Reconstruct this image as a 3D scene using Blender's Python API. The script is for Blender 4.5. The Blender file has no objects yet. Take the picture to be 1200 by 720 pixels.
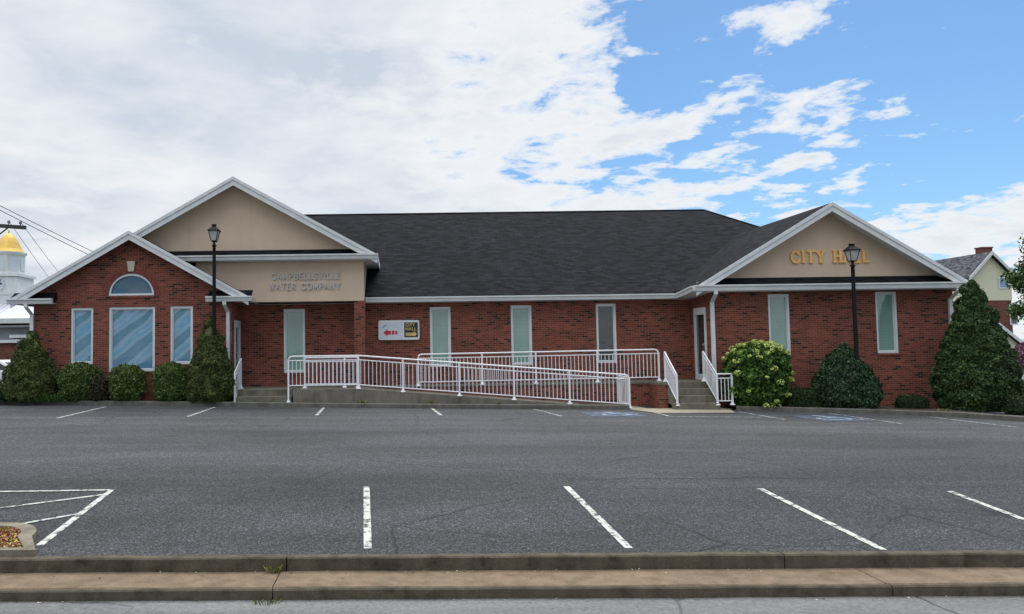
import bpy, math, random
import numpy as np
from mathutils import Matrix, Vector
from mathutils.geometry import tessellate_polygon

random.seed(7)
rng = np.random.default_rng(11)
sc = bpy.context.scene
COL = sc.collection
PI = math.pi

# ------------------------------------------------------------------ camera
EYE = 2.36
F = 900.0
CX, CY = 465.0, 360.0
PITCH = math.radians(3.05)
ROLL = -0.013
R = (Matrix.Rotation(PI / 2 + PITCH, 3, 'X') @ Matrix.Rotation(ROLL, 3, 'Z'))
cam_d = bpy.data.cameras.new('camera')
cam = bpy.data.objects.new('camera', cam_d)
COL.objects.link(cam)
cam.matrix_world = Matrix.Translation((0, 0, EYE)) @ R.to_4x4()
cam_d.sensor_fit = 'HORIZONTAL'
cam_d.sensor_width = 36
cam_d.lens = F / 1200 * 36
cam_d.shift_x = (600 - CX) / 1200
cam_d.clip_end = 3000
cam_d.clip_start = 0.05
sc.camera = cam


def ray(px, py):
    return R @ Vector(((px - CX) / F, -(py - CY) / F, -1.0))


def P(px, py, Y):
    """survey helper: the point at depth Y seen at a pixel of the photograph"""
    d = ray(px, py)
    return Vector((0, 0, EYE)) + d * (Y / d.y)


# ------------------------------------------------------------------ mesh builder
class MB:
    def __init__(self):
        self.v, self.f, self.sm = [], [], []

    def add(self, vs, fs, smooth=False):
        o = len(self.v)
        self.v += [tuple(p) for p in vs]
        self.f += [tuple(i + o for i in f) for f in fs]
        self.sm += [smooth] * len(fs)
        return self

    def quad(self, a, b, c, d):
        return self.add([a, b, c, d], [(0, 1, 2, 3)])

    def box(self, x0, x1, y0, y1, z0, z1):
        x0, x1 = min(x0, x1), max(x0, x1)
        y0, y1 = min(y0, y1), max(y0, y1)
        z0, z1 = min(z0, z1), max(z0, z1)
        v = [(x0, y0, z0), (x1, y0, z0), (x1, y1, z0), (x0, y1, z0), (x0, y0, z1), (x1, y0, z1), (x1, y1, z1), (x0, y1, z1)]
        return self.add(v, [(3, 2, 1, 0), (4, 5, 6, 7), (0, 1, 5, 4), (1, 2, 6, 5), (2, 3, 7, 6), (3, 0, 4, 7)])

    def prism(self, poly, y0, y1, to3=None):
        """poly of (x,z), extruded along y (or by to3(a,b,t))"""
        to3 = to3 or (lambda a, b, t: (a, t, b))
        area = sum(poly[i][0] * poly[(i + 1) % len(poly)][1] - poly[(i + 1) % len(poly)][0] * poly[i][1] for i in range(len(poly)))
        if area < 0:
            poly = poly[::-1]
        n = len(poly)
        v = [to3(a, b, y0) for a, b in poly] + [to3(a, b, y1) for a, b in poly]
        fs = []
        tris = tessellate_polygon([[Vector((a, b, 0)) for a, b in poly]])
        for t in tris:
            p = [poly[i] for i in t]
            ar = (p[1][0] - p[0][0]) * (p[2][1] - p[0][1]) - (p[2][0] - p[0][0]) * (p[1][1] - p[0][1])
            if abs(ar) < 1e-9:
                continue
            t = tuple(t) if ar > 0 else tuple(t)[::-1]
            fs.append(t)
            fs.append(tuple(i + n for i in t[::-1]))
        for i in range(n):
            j = (i + 1) % n
            fs.append((j, i, i + n, j + n))
        return self.add(v, fs)

    def sheet(self, outer, holes, depth, to3):
        """flat wall (a,b)->to3(a,b,t), with holes whose reveals go back by depth"""
        loops = [outer] + holes
        flat = [p for l in loops for p in l]
        tris = tessellate_polygon([[Vector((a, b, 0)) for a, b in l] for l in loops])
        fs = []
        for t in tris:
            p = [flat[i] for i in t]
            ar = (p[1][0] - p[0][0]) * (p[2][1] - p[0][1]) - (p[2][0] - p[0][0]) * (p[1][1] - p[0][1])
            if abs(ar) < 1e-9:
                continue
            fs.append(tuple(t) if ar > 0 else tuple(t)[::-1])
        self.add([to3(a, b, 0) for a, b in flat], fs)
        for h in holes:
            n = len(h)
            v = [to3(a, b, 0) for a, b in h] + [to3(a, b, depth) for a, b in h]
            self.add(v, [(i, (i + 1) % n, (i + 1) % n + n, i + n) for i in range(n)])
        return self

    def tube(self, pts, r, n=8, caps=True, smooth=True):
        pts = [Vector(p) for p in pts]
        rs = r if isinstance(r, (list, tuple)) else [r] * len(pts)
        rings = []
        up = Vector((0, 0, 1))
        for i, p in enumerate(pts):
            if i == 0:
                t = pts[1] - p
            elif i == len(pts) - 1:
                t = p - pts[i - 1]
            else:
                t = (p - pts[i - 1]).normalized() + (pts[i + 1] - p).normalized()
            t.normalize()
            ref = up if abs(t.z) < 0.95 else Vector((1, 0, 0))
            a = t.cross(ref).normalized()
            b = t.cross(a).normalized()
            rings.append([p + (a * math.cos(2 * PI * k / n) + b * math.sin(2 * PI * k / n)) * rs[i] for k in range(n)])
        v = [q for ring in rings for q in ring]
        fs = []
        for i in range(len(pts) - 1):
            for k in range(n):
                k2 = (k + 1) % n
                fs.append((i * n + k, i * n + k2, (i + 1) * n + k2, (i + 1) * n + k))
        self.add(v, fs, smooth)
        if caps:
            m = (len(pts) - 1) * n
            self.add(v[:n], [tuple(range(n))[::-1]])
            self.add(v[m:], [tuple(range(n))])
        return self

    def lathe(self, prof, c=(0, 0, 0), n=16, rot=0.0, smooth=True):
        v, fs = [], []
        for r, z in prof:
            for k in range(n):
                a = 2 * PI * k / n + rot
                v.append((c[0] + r * math.cos(a), c[1] + r * math.sin(a), c[2] + z))
        for i in range(len(prof) - 1):
            for k in range(n):
                k2 = (k + 1) % n
                fs.append((i * n + k, i * n + k2, (i + 1) * n + k2, (i + 1) * n + k))
        self.add(v, fs, smooth)
        m = (len(prof) - 1) * n
        if prof[0][0] > 1e-4:
            self.add(v[:n], [tuple(range(n))[::-1]])
        if prof[-1][0] > 1e-4:
            self.add(v[m:], [tuple(range(n))])
        return self

    def build(self, name, mat, parent=None, label=None, bevel=0.0):
        o = mesh_obj(name, self.v, self.f, mat, parent, self.sm)
        if label:
            o['label'] = label
        if bevel:
            b = o.modifiers.new('bevel', 'BEVEL')
            b.width = bevel
            b.segments = 2
            b.limit_method = 'ANGLE'
        return o


def world_loc(o):
    p = Vector((0, 0, 0))
    while o:
        p += o.location
        o = o.parent
    return p


def mesh_obj(name, verts, faces, mat, parent=None, smooth=None):
    off = world_loc(parent) if parent else Vector((0, 0, 0))
    V = np.array(verts, dtype=float) - np.array(off)
    me = bpy.data.meshes.new(name)
    me.from_pydata(V.tolist(), [], faces)
    if smooth is not None:
        me.polygons.foreach_set('use_smooth', smooth)
    # UV in metres: u runs level, v runs up the face
    if len(me.loops) < 60000:
        uv = me.uv_layers.new(name='UVMap')
        buf = np.zeros((len(me.loops), 2))
        W = V + np.array(off)
        for p in me.polygons:
            n = p.normal
            if abs(n.z) > 0.999:
                u, v = Vector((1, 0, 0)), Vector((0, 1, 0))
            else:
                u = Vector((-n.y, n.x, 0)).normalized()
                v = n.cross(u)
            for li in p.loop_indices:
                q = Vector(W[me.loops[li].vertex_index])
                buf[li] = (q.dot(u), q.dot(v))
        uv.data.foreach_set('uv', buf.ravel())
    if mat:
        me.materials.append(mat)
    me.update()
    o = bpy.data.objects.new(name, me)
    COL.objects.link(o)
    if parent:
        o.parent = parent
    return o


def tag(o, label=None, cat=None, group=None, kind=None):
    if label: o['label'] = label
    if cat: o['category'] = cat
    if group: o['group'] = group
    if kind: o['kind'] = kind
    return o


def thing(name, loc, label, cat, group=None):
    o = bpy.data.objects.new(name, None)
    o.empty_display_size = 0.2
    COL.objects.link(o)
    o.location = loc
    return tag(o, label, cat, group)


def copy_tree(o, parent=None):
    c = o.copy()
    COL.objects.link(c)
    if parent: c.parent = parent
    for ch in list(o.children):
        copy_tree(ch, c)
    return c


# ------------------------------------------------------------------ materials
class NT:
    def __init__(self, nt):
        self.nt = nt

    def n(self, t, **kw):
        x = self.nt.nodes.new(t)
        for k, v in kw.items():
            if k.startswith('i_'):
                x.inputs[k[2:].replace('_', ' ')].default_value = v
            else:
                setattr(x, k, v)
        return x

    def l(self, a, b):
        self.nt.links.new(a, b)

    def math(self, op, a, b=None, clamp=False):
        x = self.n('ShaderNodeMath', operation=op)
        x.use_clamp = clamp
        for i, q in enumerate((a, b)):
            if q is None: continue
            if isinstance(q, (int, float)): x.inputs[i].default_value = q
            else: self.l(q, x.inputs[i])
        return x.outputs[0]

    def mix(self, fac, a, b, blend='MIX'):
        x = self.n('ShaderNodeMix', data_type='RGBA', blend_type=blend)
        for s, q in ((x.inputs[0], fac), (x.inputs[6], a), (x.inputs[7], b)):
            if isinstance(q, (int, float)): s.default_value = q
            elif isinstance(q, (tuple, list)): s.default_value = (*q[:3], 1)
            else: self.l(q, s)
        return x.outputs[2]

    def ramp(self, fac, stops):
        x = self.n('ShaderNodeValToRGB')
        e = x.color_ramp.elements
        while len(e) < len(stops): e.new(0.5)
        for k, (p, c) in zip(e, stops):
            k.position = p
            k.color = (*c, 1) if isinstance(c, (tuple, list)) else (c, c, c, 1)
        self.l(fac, x.inputs[0])
        return x.outputs[0]

    def noise(self, vec, scale, detail=4, rough=0.55, dist=0.0):
        x = self.n('ShaderNodeTexNoise')
        x.inputs['Scale'].default_value = scale
        x.inputs['Detail'].default_value = detail
        x.inputs['Roughness'].default_value = rough
        x.inputs['Distortion'].default_value = dist
        if vec is not None: self.l(vec, x.inputs['Vector'])
        return x.outputs['Fac']


def new_mat(name):
    m = bpy.data.materials.new(name)
    m.use_nodes = True
    t = NT(m.node_tree)
    b = m.node_tree.nodes['Principled BSDF']
    return m, t, b


def coords(t, kind='Object', scale=None):
    c = t.n('ShaderNodeTexCoord').outputs[kind]
    if scale:
        mp = t.n('ShaderNodeMapping')
        mp.inputs['Scale'].default_value = scale
        t.l(c, mp.inputs['Vector'])
        c = mp.outputs[0]
    return c


def bump(t, b, h, strength=0.3, dist=0.01):
    x = t.n('ShaderNodeBump')
    x.inputs['Strength'].default_value = strength
    x.inputs['Distance'].default_value = dist
    t.l(h, x.inputs['Height'])
    t.l(x.outputs[0], b.inputs['Normal'])


def simple(name, col, rough=0.6, var=0.12, scale=3.0, metal=0.0, bmp=0.0, bscale=60, spec=None):
    m, t, b = new_mat(name)
    c = coords(t)
    f = t.noise(c, scale, 5)
    lo = tuple(x * (1 - var) for x in col)
    hi = tuple(min(1, x * (1 + var)) for x in col)
    t.l(t.ramp(f, [(0.3, lo), (0.7, hi)]), b.inputs['Base Color'])
    b.inputs['Roughness'].default_value = rough
    b.inputs['Metallic'].default_value = metal
    if spec is not None: b.inputs['Specular IOR Level'].default_value = spec
    if bmp: bump(t, b, t.noise(c, bscale, 3), bmp, 0.01)
    return m


def brick_mat(name, base=(0.225, 0.06, 0.039), dark=(0.045, 0.021, 0.018), mortar=(0.27, 0.17, 0.12)):
    m, t, b = new_mat(name)
    uv = coords(t, 'UV')
    br = t.n('ShaderNodeTexBrick')
    t.l(uv, br.inputs['Vector'])
    br.offset = 0.5
    for k, v in (('Scale', 1.0), ('Mortar Size', 0.0058), ('Mortar Smooth', 0.2), ('Bias', 0.0), ('Brick Width', 0.203), ('Row Height', 0.0677)):
        br.inputs[k].default_value = v
    br.inputs['Color1'].default_value = (0, 0, 0, 1)
    br.inputs['Color2'].default_value = (1, 1, 1, 1)
    # a random grey per brick
    rnd = t.n('ShaderNodeSeparateColor')
    t.l(br.outputs['Color'], rnd.inputs[0])
    rv = rnd.outputs[0]
    lt = tuple(min(1, x * 1.28) for x in base)
    md = tuple(x * 0.72 for x in base)
    clus = t.math('ADD', rv, t.math('MULTIPLY', t.math('SUBTRACT', t.noise(coords(t, 'UV', (1.1, 3.4, 1)), 1.0, 3), 0.5), 0.42))
    col = t.ramp(clus, [(0.0, dark), (0.07, dark), (0.14, md), (0.42, tuple(x * 0.88 for x in base)), (0.7, base), (1.0, lt)])
    obj = coords(t, 'Object')
    big = t.noise(obj, 0.8, 6, 0.62)
    fine = t.noise(obj, 45, 3)
    col = t.mix(1.0, col, t.ramp(big, [(0.3, 0.7), (0.7, 1.2)]), 'MULTIPLY')
    col = t.mix(1.0, col, t.ramp(fine, [(0.25, 0.8), (0.75, 1.15)]), 'MULTIPLY')
    mcol = t.mix(t.noise(obj, 1.7, 4), tuple(x * 0.75 for x in mortar), tuple(x * 1.15 for x in mortar))
    col = t.mix(br.outputs['Fac'], col, mcol)
    t.l(col, b.inputs['Base Color'])
    b.inputs['Roughness'].default_value = 0.9
    b.inputs['Specular IOR Level'].default_value = 0.25
    inv = t.math('SUBTRACT', 1.0, br.outputs['Fac'])
    bump(t, b, inv, 0.6, 0.008)
    return m


def shingle_mat(name, base=(0.0088, 0.0097, 0.0122)):
    m, t, b = new_mat(name)
    uv = coords(t, 'UV')
    br = t.n('ShaderNodeTexBrick')
    t.l(uv, br.inputs['Vector'])
    br.offset = 0.37
    br.offset_frequency = 2
    for k, v in (('Scale', 1.0), ('Mortar Size', 0.006), ('Mortar Smooth', 0.3), ('Brick Width', 0.3), ('Row Height', 0.14)):
        br.inputs[k].default_value = v
    br.inputs['Color1'].default_value = (0, 0, 0, 1)
    br.inputs['Color2'].default_value = (1, 1, 1, 1)
    col = t.mix(br.outputs['Color'], tuple(x * 0.45 for x in base), tuple(x * 1.9 for x in base))
    obj = coords(t, 'Object')
    st = t.noise(coords(t, 'UV', (1.6, 7.1, 1)), 1.0, 5)
    col = t.mix(1.0, col, t.ramp(st, [(0.3, 0.72), (0.7, 1.35)]), 'MULTIPLY')
    col = t.mix(1.0, col, t.ramp(t.noise(obj, 0.5, 4), [(0.3, 0.85), (0.7, 1.15)]), 'MULTIPLY')
    col = t.mix(br.outputs['Fac'], col, tuple(x * 0.3 for x in base))
    t.l(col, b.inputs['Base Color'])
    b.inputs['Roughness'].default_value = 0.9
    b.inputs['Specular IOR Level'].default_value = 0.1
    bump(t, b, t.math('ADD', t.math('MULTIPLY', br.outputs['Color'], 0.6), t.math('MULTIPLY', br.outputs['Fac'], -1.0)), 0.5, 0.012)
    return m


def concrete_mat(name, base, stain=0.45, scale=1.3, rough=0.9):
    m, t, b = new_mat(name)
    obj = coords(t)
    f = t.noise(obj, scale, 7, 0.65, 0.3)
    col = t.ramp(f, [(0.25, tuple(x * (1 - stain) for x in base)), (0.5, base), (0.78, tuple(min(1, x * 1.18) for x in base))])
    sp = t.noise(obj, 55, 4, 0.7)
    col = t.mix(1.0, col, t.ramp(sp, [(0.25, 0.7), (0.7, 1.15)]), 'MULTIPLY')
    streak = t.noise(coords(t, 'Object', (3.2, 3.2, 0.5)), 2.0, 5)
    col = t.mix(1.0, col, t.ramp(streak, [(0.3, 0.72), (0.62, 1.05)]), 'MULTIPLY')
    t.l(col, b.inputs['Base Color'])
    b.inputs['Roughness'].default_value = rough
    b.inputs['Specular IOR Level'].default_value = 0.2
    bump(t, b, sp, 0.35, 0.006)
    return m


def asphalt_mat(name, base=(0.0425, 0.0425, 0.0445), grain=1.0, bstr=0.45, seam=True):
    m, t, b = new_mat(name)
    obj = coords(t)
    big = t.noise(coords(t, 'Object', (0.35, 1.0, 1)), 0.5, 7, 0.62, 0.4)
    col = t.ramp(big, [(0.28, tuple(x * 0.66 for x in base)), (0.5, base), (0.62, tuple(x * 1.25 for x in base)), (0.76, tuple(x * 1.8 for x in base))])
    # long worn bands across the lot, from traffic
    band = t.noise(coords(t, 'Object', (0.05, 1.0, 1)), 1.3, 4)
    col = t.mix(1.0, col, t.ramp(band, [(0.3, 0.82), (0.7, 1.2)]), 'MULTIPLY')
    # stones
    vo = t.n('ShaderNodeTexVoronoi', feature='F1')
    vo.inputs['Scale'].default_value = 75
    t.l(obj, vo.inputs['Vector'])
    sv = t.n('ShaderNodeSeparateColor')
    t.l(vo.outputs['Color'], sv.inputs[0])
    stone = t.ramp(sv.outputs[0], [(0.0, 0.4), (0.5, 0.85), (0.8, 1.4), (1.0, 3.0)])
    col = t.mix(grain, col, t.mix(1.0, col, stone, 'MULTIPLY'))
    fine = t.noise(obj, 24, 5, 0.75)
    col = t.mix(1.0, col, t.ramp(fine, [(0.3, 0.66), (0.7, 1.36)]), 'MULTIPLY')
    # cracks
    dn = t.n('ShaderNodeTexNoise')
    dn.inputs['Scale'].default_value = 1.1
    dn.inputs['Detail'].default_value = 6
    t.l(obj, dn.inputs['Vector'])
    wp = t.mix(0.3, obj, dn.outputs['Color'], 'ADD')
    cr = t.n('ShaderNodeTexVoronoi', feature='DISTANCE_TO_EDGE')
    cr.inputs['Scale'].default_value = 0.33
    t.l(wp, cr.inputs['Vector'])
    msk = t.ramp(t.noise(obj, 0.3, 3), [(0.42, 0.0), (0.55, 1.0)])
    ck = t.math('MULTIPLY', t.ramp(cr.outputs['Distance'], [(0.0, 1.0), (0.006, 0.0)]), msk)
    col = t.mix(ck, col, (0.012, 0.012, 0.013))
    if seam:
        # the cold joint along the ends of the front stalls, grazing sheen painted in as paler colour further back, and oil drips
        sp_ = t.n('ShaderNodeSeparateXYZ'); t.l(obj, sp_.inputs[0])
        wob = t.math('MULTIPLY', t.math('SUBTRACT', t.noise(obj, 1.4, 5), 0.5), 0.22)
        yy = t.math('ADD', sp_.outputs[1], wob)
        d_ = t.math('ABSOLUTE', t.math('SUBTRACT', yy, 10.72))
        ln = t.math('MULTIPLY', t.ramp(d_, [(0.0, 1.0), (0.02, 0.0)]), t.ramp(t.noise(obj, 2.5, 3), [(0.38, 0.1), (0.55, 0.85)]))
        col = t.mix(ln, col, (0.016, 0.016, 0.016))
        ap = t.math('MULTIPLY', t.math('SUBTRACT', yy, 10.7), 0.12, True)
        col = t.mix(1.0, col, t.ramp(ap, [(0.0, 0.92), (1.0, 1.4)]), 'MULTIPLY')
        oil = t.n('ShaderNodeTexVoronoi', feature='F1'); oil.inputs['Scale'].default_value = 0.55
        t.l(t.mix(0.12, obj, dn.outputs['Color'], 'ADD'), oil.inputs['Vector'])
        ok = t.math('MULTIPLY', t.ramp(oil.outputs['Distance'], [(0.02, 0.75), (0.13, 0.0)]), t.ramp(t.noise(obj, 7, 5), [(0.35, 0.2), (0.6, 1.0)]))
        col = t.mix(ok, col, (0.014, 0.0135, 0.013))
    t.l(col, b.inputs['Base Color'])
    b.inputs['Roughness'].default_value = 0.85
    b.inputs['Specular IOR Level'].default_value = 0.3
    hgt = t.math('ADD', t.math('MULTIPLY', vo.outputs['Distance'], 1.0), fine)
    bump(t, b, hgt, bstr, 0.012)
    return m


def leaf_mat(name, dark, mid, light, rough=0.5, brown=None, clump=2.5):
    m, t, b = new_mat(name)
    g = t.n('ShaderNodeNewGeometry')
    stops = [(0.0, dark), (0.5, mid), (0.9, light), (1.0, tuple(x * 1.25 for x in light))]
    col = t.ramp(g.outputs['Random Per Island'], stops)
    f = t.noise(coords(t), clump, 3)
    col = t.mix(1.0, col, t.ramp(f, [(0.3, 0.8), (0.7, 1.4)]), 'MULTIPLY')
    if brown:
        bf = t.ramp(t.noise(coords(t), 1.8, 3), [(0.55, 0.0), (0.68, 0.8)])
        col = t.mix(bf, col, brown)
    t.l(col, b.inputs['Base Color'])
    b.inputs['Roughness'].default_value = rough
    b.inputs['Specular IOR Level'].default_value = 0.18
    return m


def paint_mat(name, col, worn=0.42, under=(0.06, 0.06, 0.065), scale=9):
    """thin road paint: a worn film, with holes through to the asphalt"""
    m, t, b = new_mat(name)
    obj = coords(t)
    f = t.noise(obj, scale, 8, 0.72)
    fac = t.ramp(f, [(worn - 0.04, 0.0), (worn + 0.05, 1.0)])
    c = t.mix(fac, under, t.mix(t.noise(obj, 2.2, 4), tuple(x * 0.72 for x in col), col))
    c = t.mix(1.0, c, t.ramp(t.noise(obj, 70, 3), [(0.25, 0.78), (0.7, 1.1)]), 'MULTIPLY')
    t.l(c, b.inputs['Base Color'])
    b.inputs['Roughness'].default_value = 0.8
    return m


def glass_mat(name, tint, coat=1.5, wavy=False):
    """a tinted pane whose drawn blind shows behind a strong sky reflection"""
    m, t, b = new_mat(name)
    obj = coords(t)
    c = t.mix(t.noise(coords(t, 'Object', (1, 1, 0.5)), 2.2, 4), tuple(x * 0.65 for x in tint), tuple(x * 1.2 for x in tint))
    wv = t.n('ShaderNodeTexWave', wave_type='BANDS', bands_direction='Z')
    wv.inputs['Scale'].default_value = 6.5
    wv.inputs['Distortion'].default_value = 0.3
    t.l(obj, wv.inputs['Vector'])
    c = t.mix(1.0, c, t.ramp(wv.outputs['Fac'], [(0.0, 0.86), (1.0, 1.05)]), 'MULTIPLY')
    t.l(c, b.inputs['Base Color'])
    b.inputs['Roughness'].default_value = 0.04
    b.inputs['IOR'].default_value = 1.5
    b.inputs['Coat Weight'].default_value = 1.0
    b.inputs['Coat IOR'].default_value = coat
    b.inputs['Coat Roughness'].default_value = 0.02
    if wavy:
        sp = t.n('ShaderNodeSeparateXYZ'); t.l(obj, sp.inputs[0])
        dg = t.math('ADD', t.math('MULTIPLY', sp.outputs[0], 6.0), t.math('MULTIPLY', sp.outputs[2], -7.5))
        dg = t.math('ADD', dg, t.math('MULTIPLY', t.noise(obj, 0.9, 2), 2.2))
        x = t.n('ShaderNodeBump'); x.inputs['Strength'].default_value = 1.0; x.inputs['Distance'].default_value = 0.0065
        t.l(t.math('SINE', dg), x.inputs['Height'])
        t.l(x.outputs[0], b.inputs['Normal']); t.l(x.outputs[0], b.inputs['Coat Normal'])
    else:
        bump(t, b, t.noise(obj, 1.6, 2), 0.12, 0.05)
    return m


M = {}
M['brick'] = brick_mat('red_brick')
M['brick_far'] = brick_mat('far_brick', (0.2, 0.06, 0.045))
M['shingle'] = shingle_mat('charcoal_shingle')
M['shingle_far'] = shingle_mat('grey_shingle', (0.075, 0.075, 0.085))
M['stucco'] = simple('tan_stucco', (0.63, 0.475, 0.345), 0.95, 0.06, 1.2, bmp=0.25, bscale=130)
def stucco_streaks():
    m = M['stucco']; t = NT(m.node_tree); b = m.node_tree.nodes['Principled BSDF']
    src = b.inputs['Base Color'].links[0].from_socket
    f = t.noise(coords(t, 'Object', (2.6, 2.6, 0.22)), 1.6, 5)
    t.l(t.mix(1.0, src, t.ramp(f, [(0.32, 0.965), (0.6, 1.01)]), 'MULTIPLY'), b.inputs['Base Color'])
stucco_streaks()
M['white'] = simple('white_trim', (0.66, 0.665, 0.66), 0.45, 0.09, 3)
M['soffit'] = simple('white_soffit', (0.66, 0.66, 0.66), 0.6, 0.05, 2)
M['frame'] = simple('white_frame', (0.68, 0.70, 0.70), 0.4, 0.04, 3)
M['rail'] = simple('white_rail', (0.83, 0.82, 0.83), 0.35, 0.04, 4)
M['concrete'] = concrete_mat('weathered_concrete', (0.20, 0.18, 0.145))
M['kerb'] = concrete_mat('kerb_concrete', (0.155, 0.145, 0.12), 0.5, 2.2)
M['kerb_dark'] = concrete_mat('dark_kerb', (0.108, 0.088, 0.062), 0.65, 5.0)  # darker, browner, more mottled concrete for the two front kerbs
M['sidewalk'] = concrete_mat('tan_sidewalk', (0.21, 0.153, 0.1), 0.3, 2.4)
M['pad'] = concrete_mat('tan_pad', (0.42, 0.36, 0.26), 0.2, 1.0)
M['step'] = concrete_mat('step_concrete', (0.19, 0.175, 0.13), 0.55, 2.0)
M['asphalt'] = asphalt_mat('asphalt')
M['street'] = asphalt_mat('street_asphalt', (0.145, 0.142, 0.136), 0.06, 0.08, False)
M['line'] = paint_mat('white_line', (0.62, 0.60, 0.54), 0.45)
M['line_far'] = paint_mat('faded_line', (0.52, 0.52, 0.5), 0.48)
M['blue'] = paint_mat('blue_marking', (0.09, 0.17, 0.29), 0.52, scale=5)
M['symbol'] = paint_mat('white_symbol', (0.46, 0.52, 0.56), 0.46, (0.08, 0.18, 0.36))
M['mulch'] = simple('mulch', (0.055, 0.035, 0.025), 0.95, 0.5, 9, bmp=0.9, bscale=40)
M['grass'] = simple('grass_ground', (0.07, 0.1, 0.03), 0.95, 0.4, 2, bmp=0.8, bscale=30)
M['glass'] = glass_mat('teal_pane', (0.24, 0.38, 0.33))
M['glass_dark'] = glass_mat('dark_pane', (0.022, 0.034, 0.038))
M['glass_blue'] = glass_mat('blue_pane', (0.14, 0.31, 0.45), 1.75, True)  # blue base tint paints in the reflected sky
M['glass_arch'] = glass_mat('deep_blue_pane', (0.035, 0.09, 0.15))
M['black'] = simple('black_metal', (0.006, 0.006, 0.0065), 0.5, 0.2, 4, spec=0.2)
M['lamp_glass'] = simple('lantern_glass', (0.42, 0.42, 0.41), 0.15, 0.1, 6)
M['gold'] = simple('gold_letter', (0.9, 0.5, 0.15), 0.42, 0.08, 5, metal=0.15)
M['silver'] = simple('pewter_letter', (0.5, 0.49, 0.47), 0.45, 0.1, 6, metal=0.1)
M['bark'] = simple('bark', (0.07, 0.05, 0.035), 0.95, 0.3, 8, bmp=0.8, bscale=25)
M['red'] = simple('sign_red', (0.5, 0.02, 0.045), 0.5, 0.04)
M['sign_black'] = simple('sign_black', (0.015, 0.014, 0.013), 0.5, 0.05)
M['sign_gold'] = simple('sign_gold', (0.72, 0.5, 0.18), 0.5, 0.05)
M['sign_grey'] = simple('sign_pale', (0.62, 0.66, 0.69), 0.5, 0.03)
M['sign_blue'] = simple('sign_blue', (0.16, 0.22, 0.42), 0.5, 0.05)
M['domegold'] = simple('dome_gold', (0.72, 0.45, 0.09), 0.35, 0.1, 2, metal=0.25)
M['cream'] = simple('cream_siding', (0.70, 0.66, 0.48), 0.7, 0.05, 1)
M['metal_roof'] = simple('pale_metal_roof', (0.6, 0.62, 0.65), 0.5, 0.06, 1)
M['greywall'] = simple('grey_wall', (0.25, 0.26, 0.27), 0.7, 0.1, 1)
M['car_silver'] = simple('silver_paint', (0.55, 0.57, 0.6), 0.25, 0.03, 1, metal=0.3)
M['car_white'] = simple('white_paint', (0.75, 0.76, 0.77), 0.25, 0.02, 1)
M['car_glass'] = simple('car_glass', (0.015, 0.018, 0.02), 0.06, 0.1, 1)
M['tyre'] = simple('tyre', (0.02, 0.02, 0.02), 0.9, 0.1)
M['rim'] = simple('rim', (0.5, 0.5, 0.52), 0.3, 0.05, metal=0.7)
M['lightred'] = simple('tail_red', (0.35, 0.02, 0.02), 0.2, 0.05)
M['lightclear'] = simple('head_clear', (0.7, 0.7, 0.7), 0.1, 0.05)
M['wood_pole'] = simple('pole_wood', (0.06, 0.05, 0.045), 0.9, 0.2, 3)
M['wire'] = simple('wire', (0.03, 0.03, 0.035), 0.6, 0.1)

M['spruce'] = leaf_mat('spruce_leaf', (0.018, 0.03, 0.009), (0.046, 0.066, 0.016), (0.105, 0.125, 0.032), clump=3.2)
M['box'] = leaf_mat('boxwood_leaf', (0.018, 0.036, 0.008), (0.05, 0.085, 0.018), (0.15, 0.2, 0.05), clump=3)
M['box_red'] = leaf_mat('bronzed_leaf', (0.018, 0.016, 0.01), (0.036, 0.034, 0.018), (0.075, 0.06, 0.035), clump=3)
M['holly'] = leaf_mat('holly_leaf', (0.010, 0.026, 0.010), (0.024, 0.052, 0.018), (0.065, 0.105, 0.05), 0.38, clump=3)
M['cedar'] = leaf_mat('cedar_leaf', (0.012, 0.028, 0.009), (0.028, 0.058, 0.017), (0.065, 0.11, 0.033), clump=2)
M['hydr'] = leaf_mat('hydrangea_leaf', (0.016, 0.04, 0.008), (0.035, 0.08, 0.014), (0.1, 0.17, 0.03), clump=2.4)
M['flower'] = leaf_mat('pale_green_petal', (0.26, 0.36, 0.05), (0.4, 0.5, 0.1), (0.58, 0.62, 0.24), clump=6)
M['hedge'] = leaf_mat('yew_leaf', (0.009, 0.02, 0.007), (0.018, 0.035, 0.01), (0.034, 0.062, 0.018), clump=4)
M['tree'] = leaf_mat('maple_leaf', (0.025, 0.055, 0.014), (0.05, 0.1, 0.025), (0.12, 0.19, 0.05), clump=1.2)
M['grassleaf'] = leaf_mat('liriope_leaf', (0.02, 0.05, 0.01), (0.045, 0.1, 0.02), (0.09, 0.17, 0.04))
M['weed'] = leaf_mat('weed_leaf', (0.05, 0.06, 0.015), (0.15, 0.16, 0.04), (0.3, 0.27, 0.09))
M['litter'] = leaf_mat('sedum_leaf', (0.2, 0.03, 0.022), (0.24, 0.07, 0.035), (0.38, 0.33, 0.08), clump=5)
M['pink'] = leaf_mat('pink_flower', (0.05, 0.05, 0.03), (0.14, 0.05, 0.08), (0.36, 0.17, 0.24))

# ------------------------------------------------------------------ ground
KY = [7.95, 9.0, 10.0, 10.8, 11.8, 13.0, 15.0, 19.0, 24.0, 27.0, 70.0]
KZ = [-2.128, -2.06, -1.995, -1.945, -1.895, -1.868, -1.862, -1.87, -1.89, -1.90, -1.95]
KC = [-0.007, -0.0075, -0.008, -0.0085, -0.009, -0.01, -0.0125, -0.016, -0.02, -0.02, -0.02]


def lotz(x, y):
    x = max(-20.0, min(21.0, x))
    return float(np.interp(y, KY, KZ) + np.interp(y, KY, KC) * x) + EYE


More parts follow.
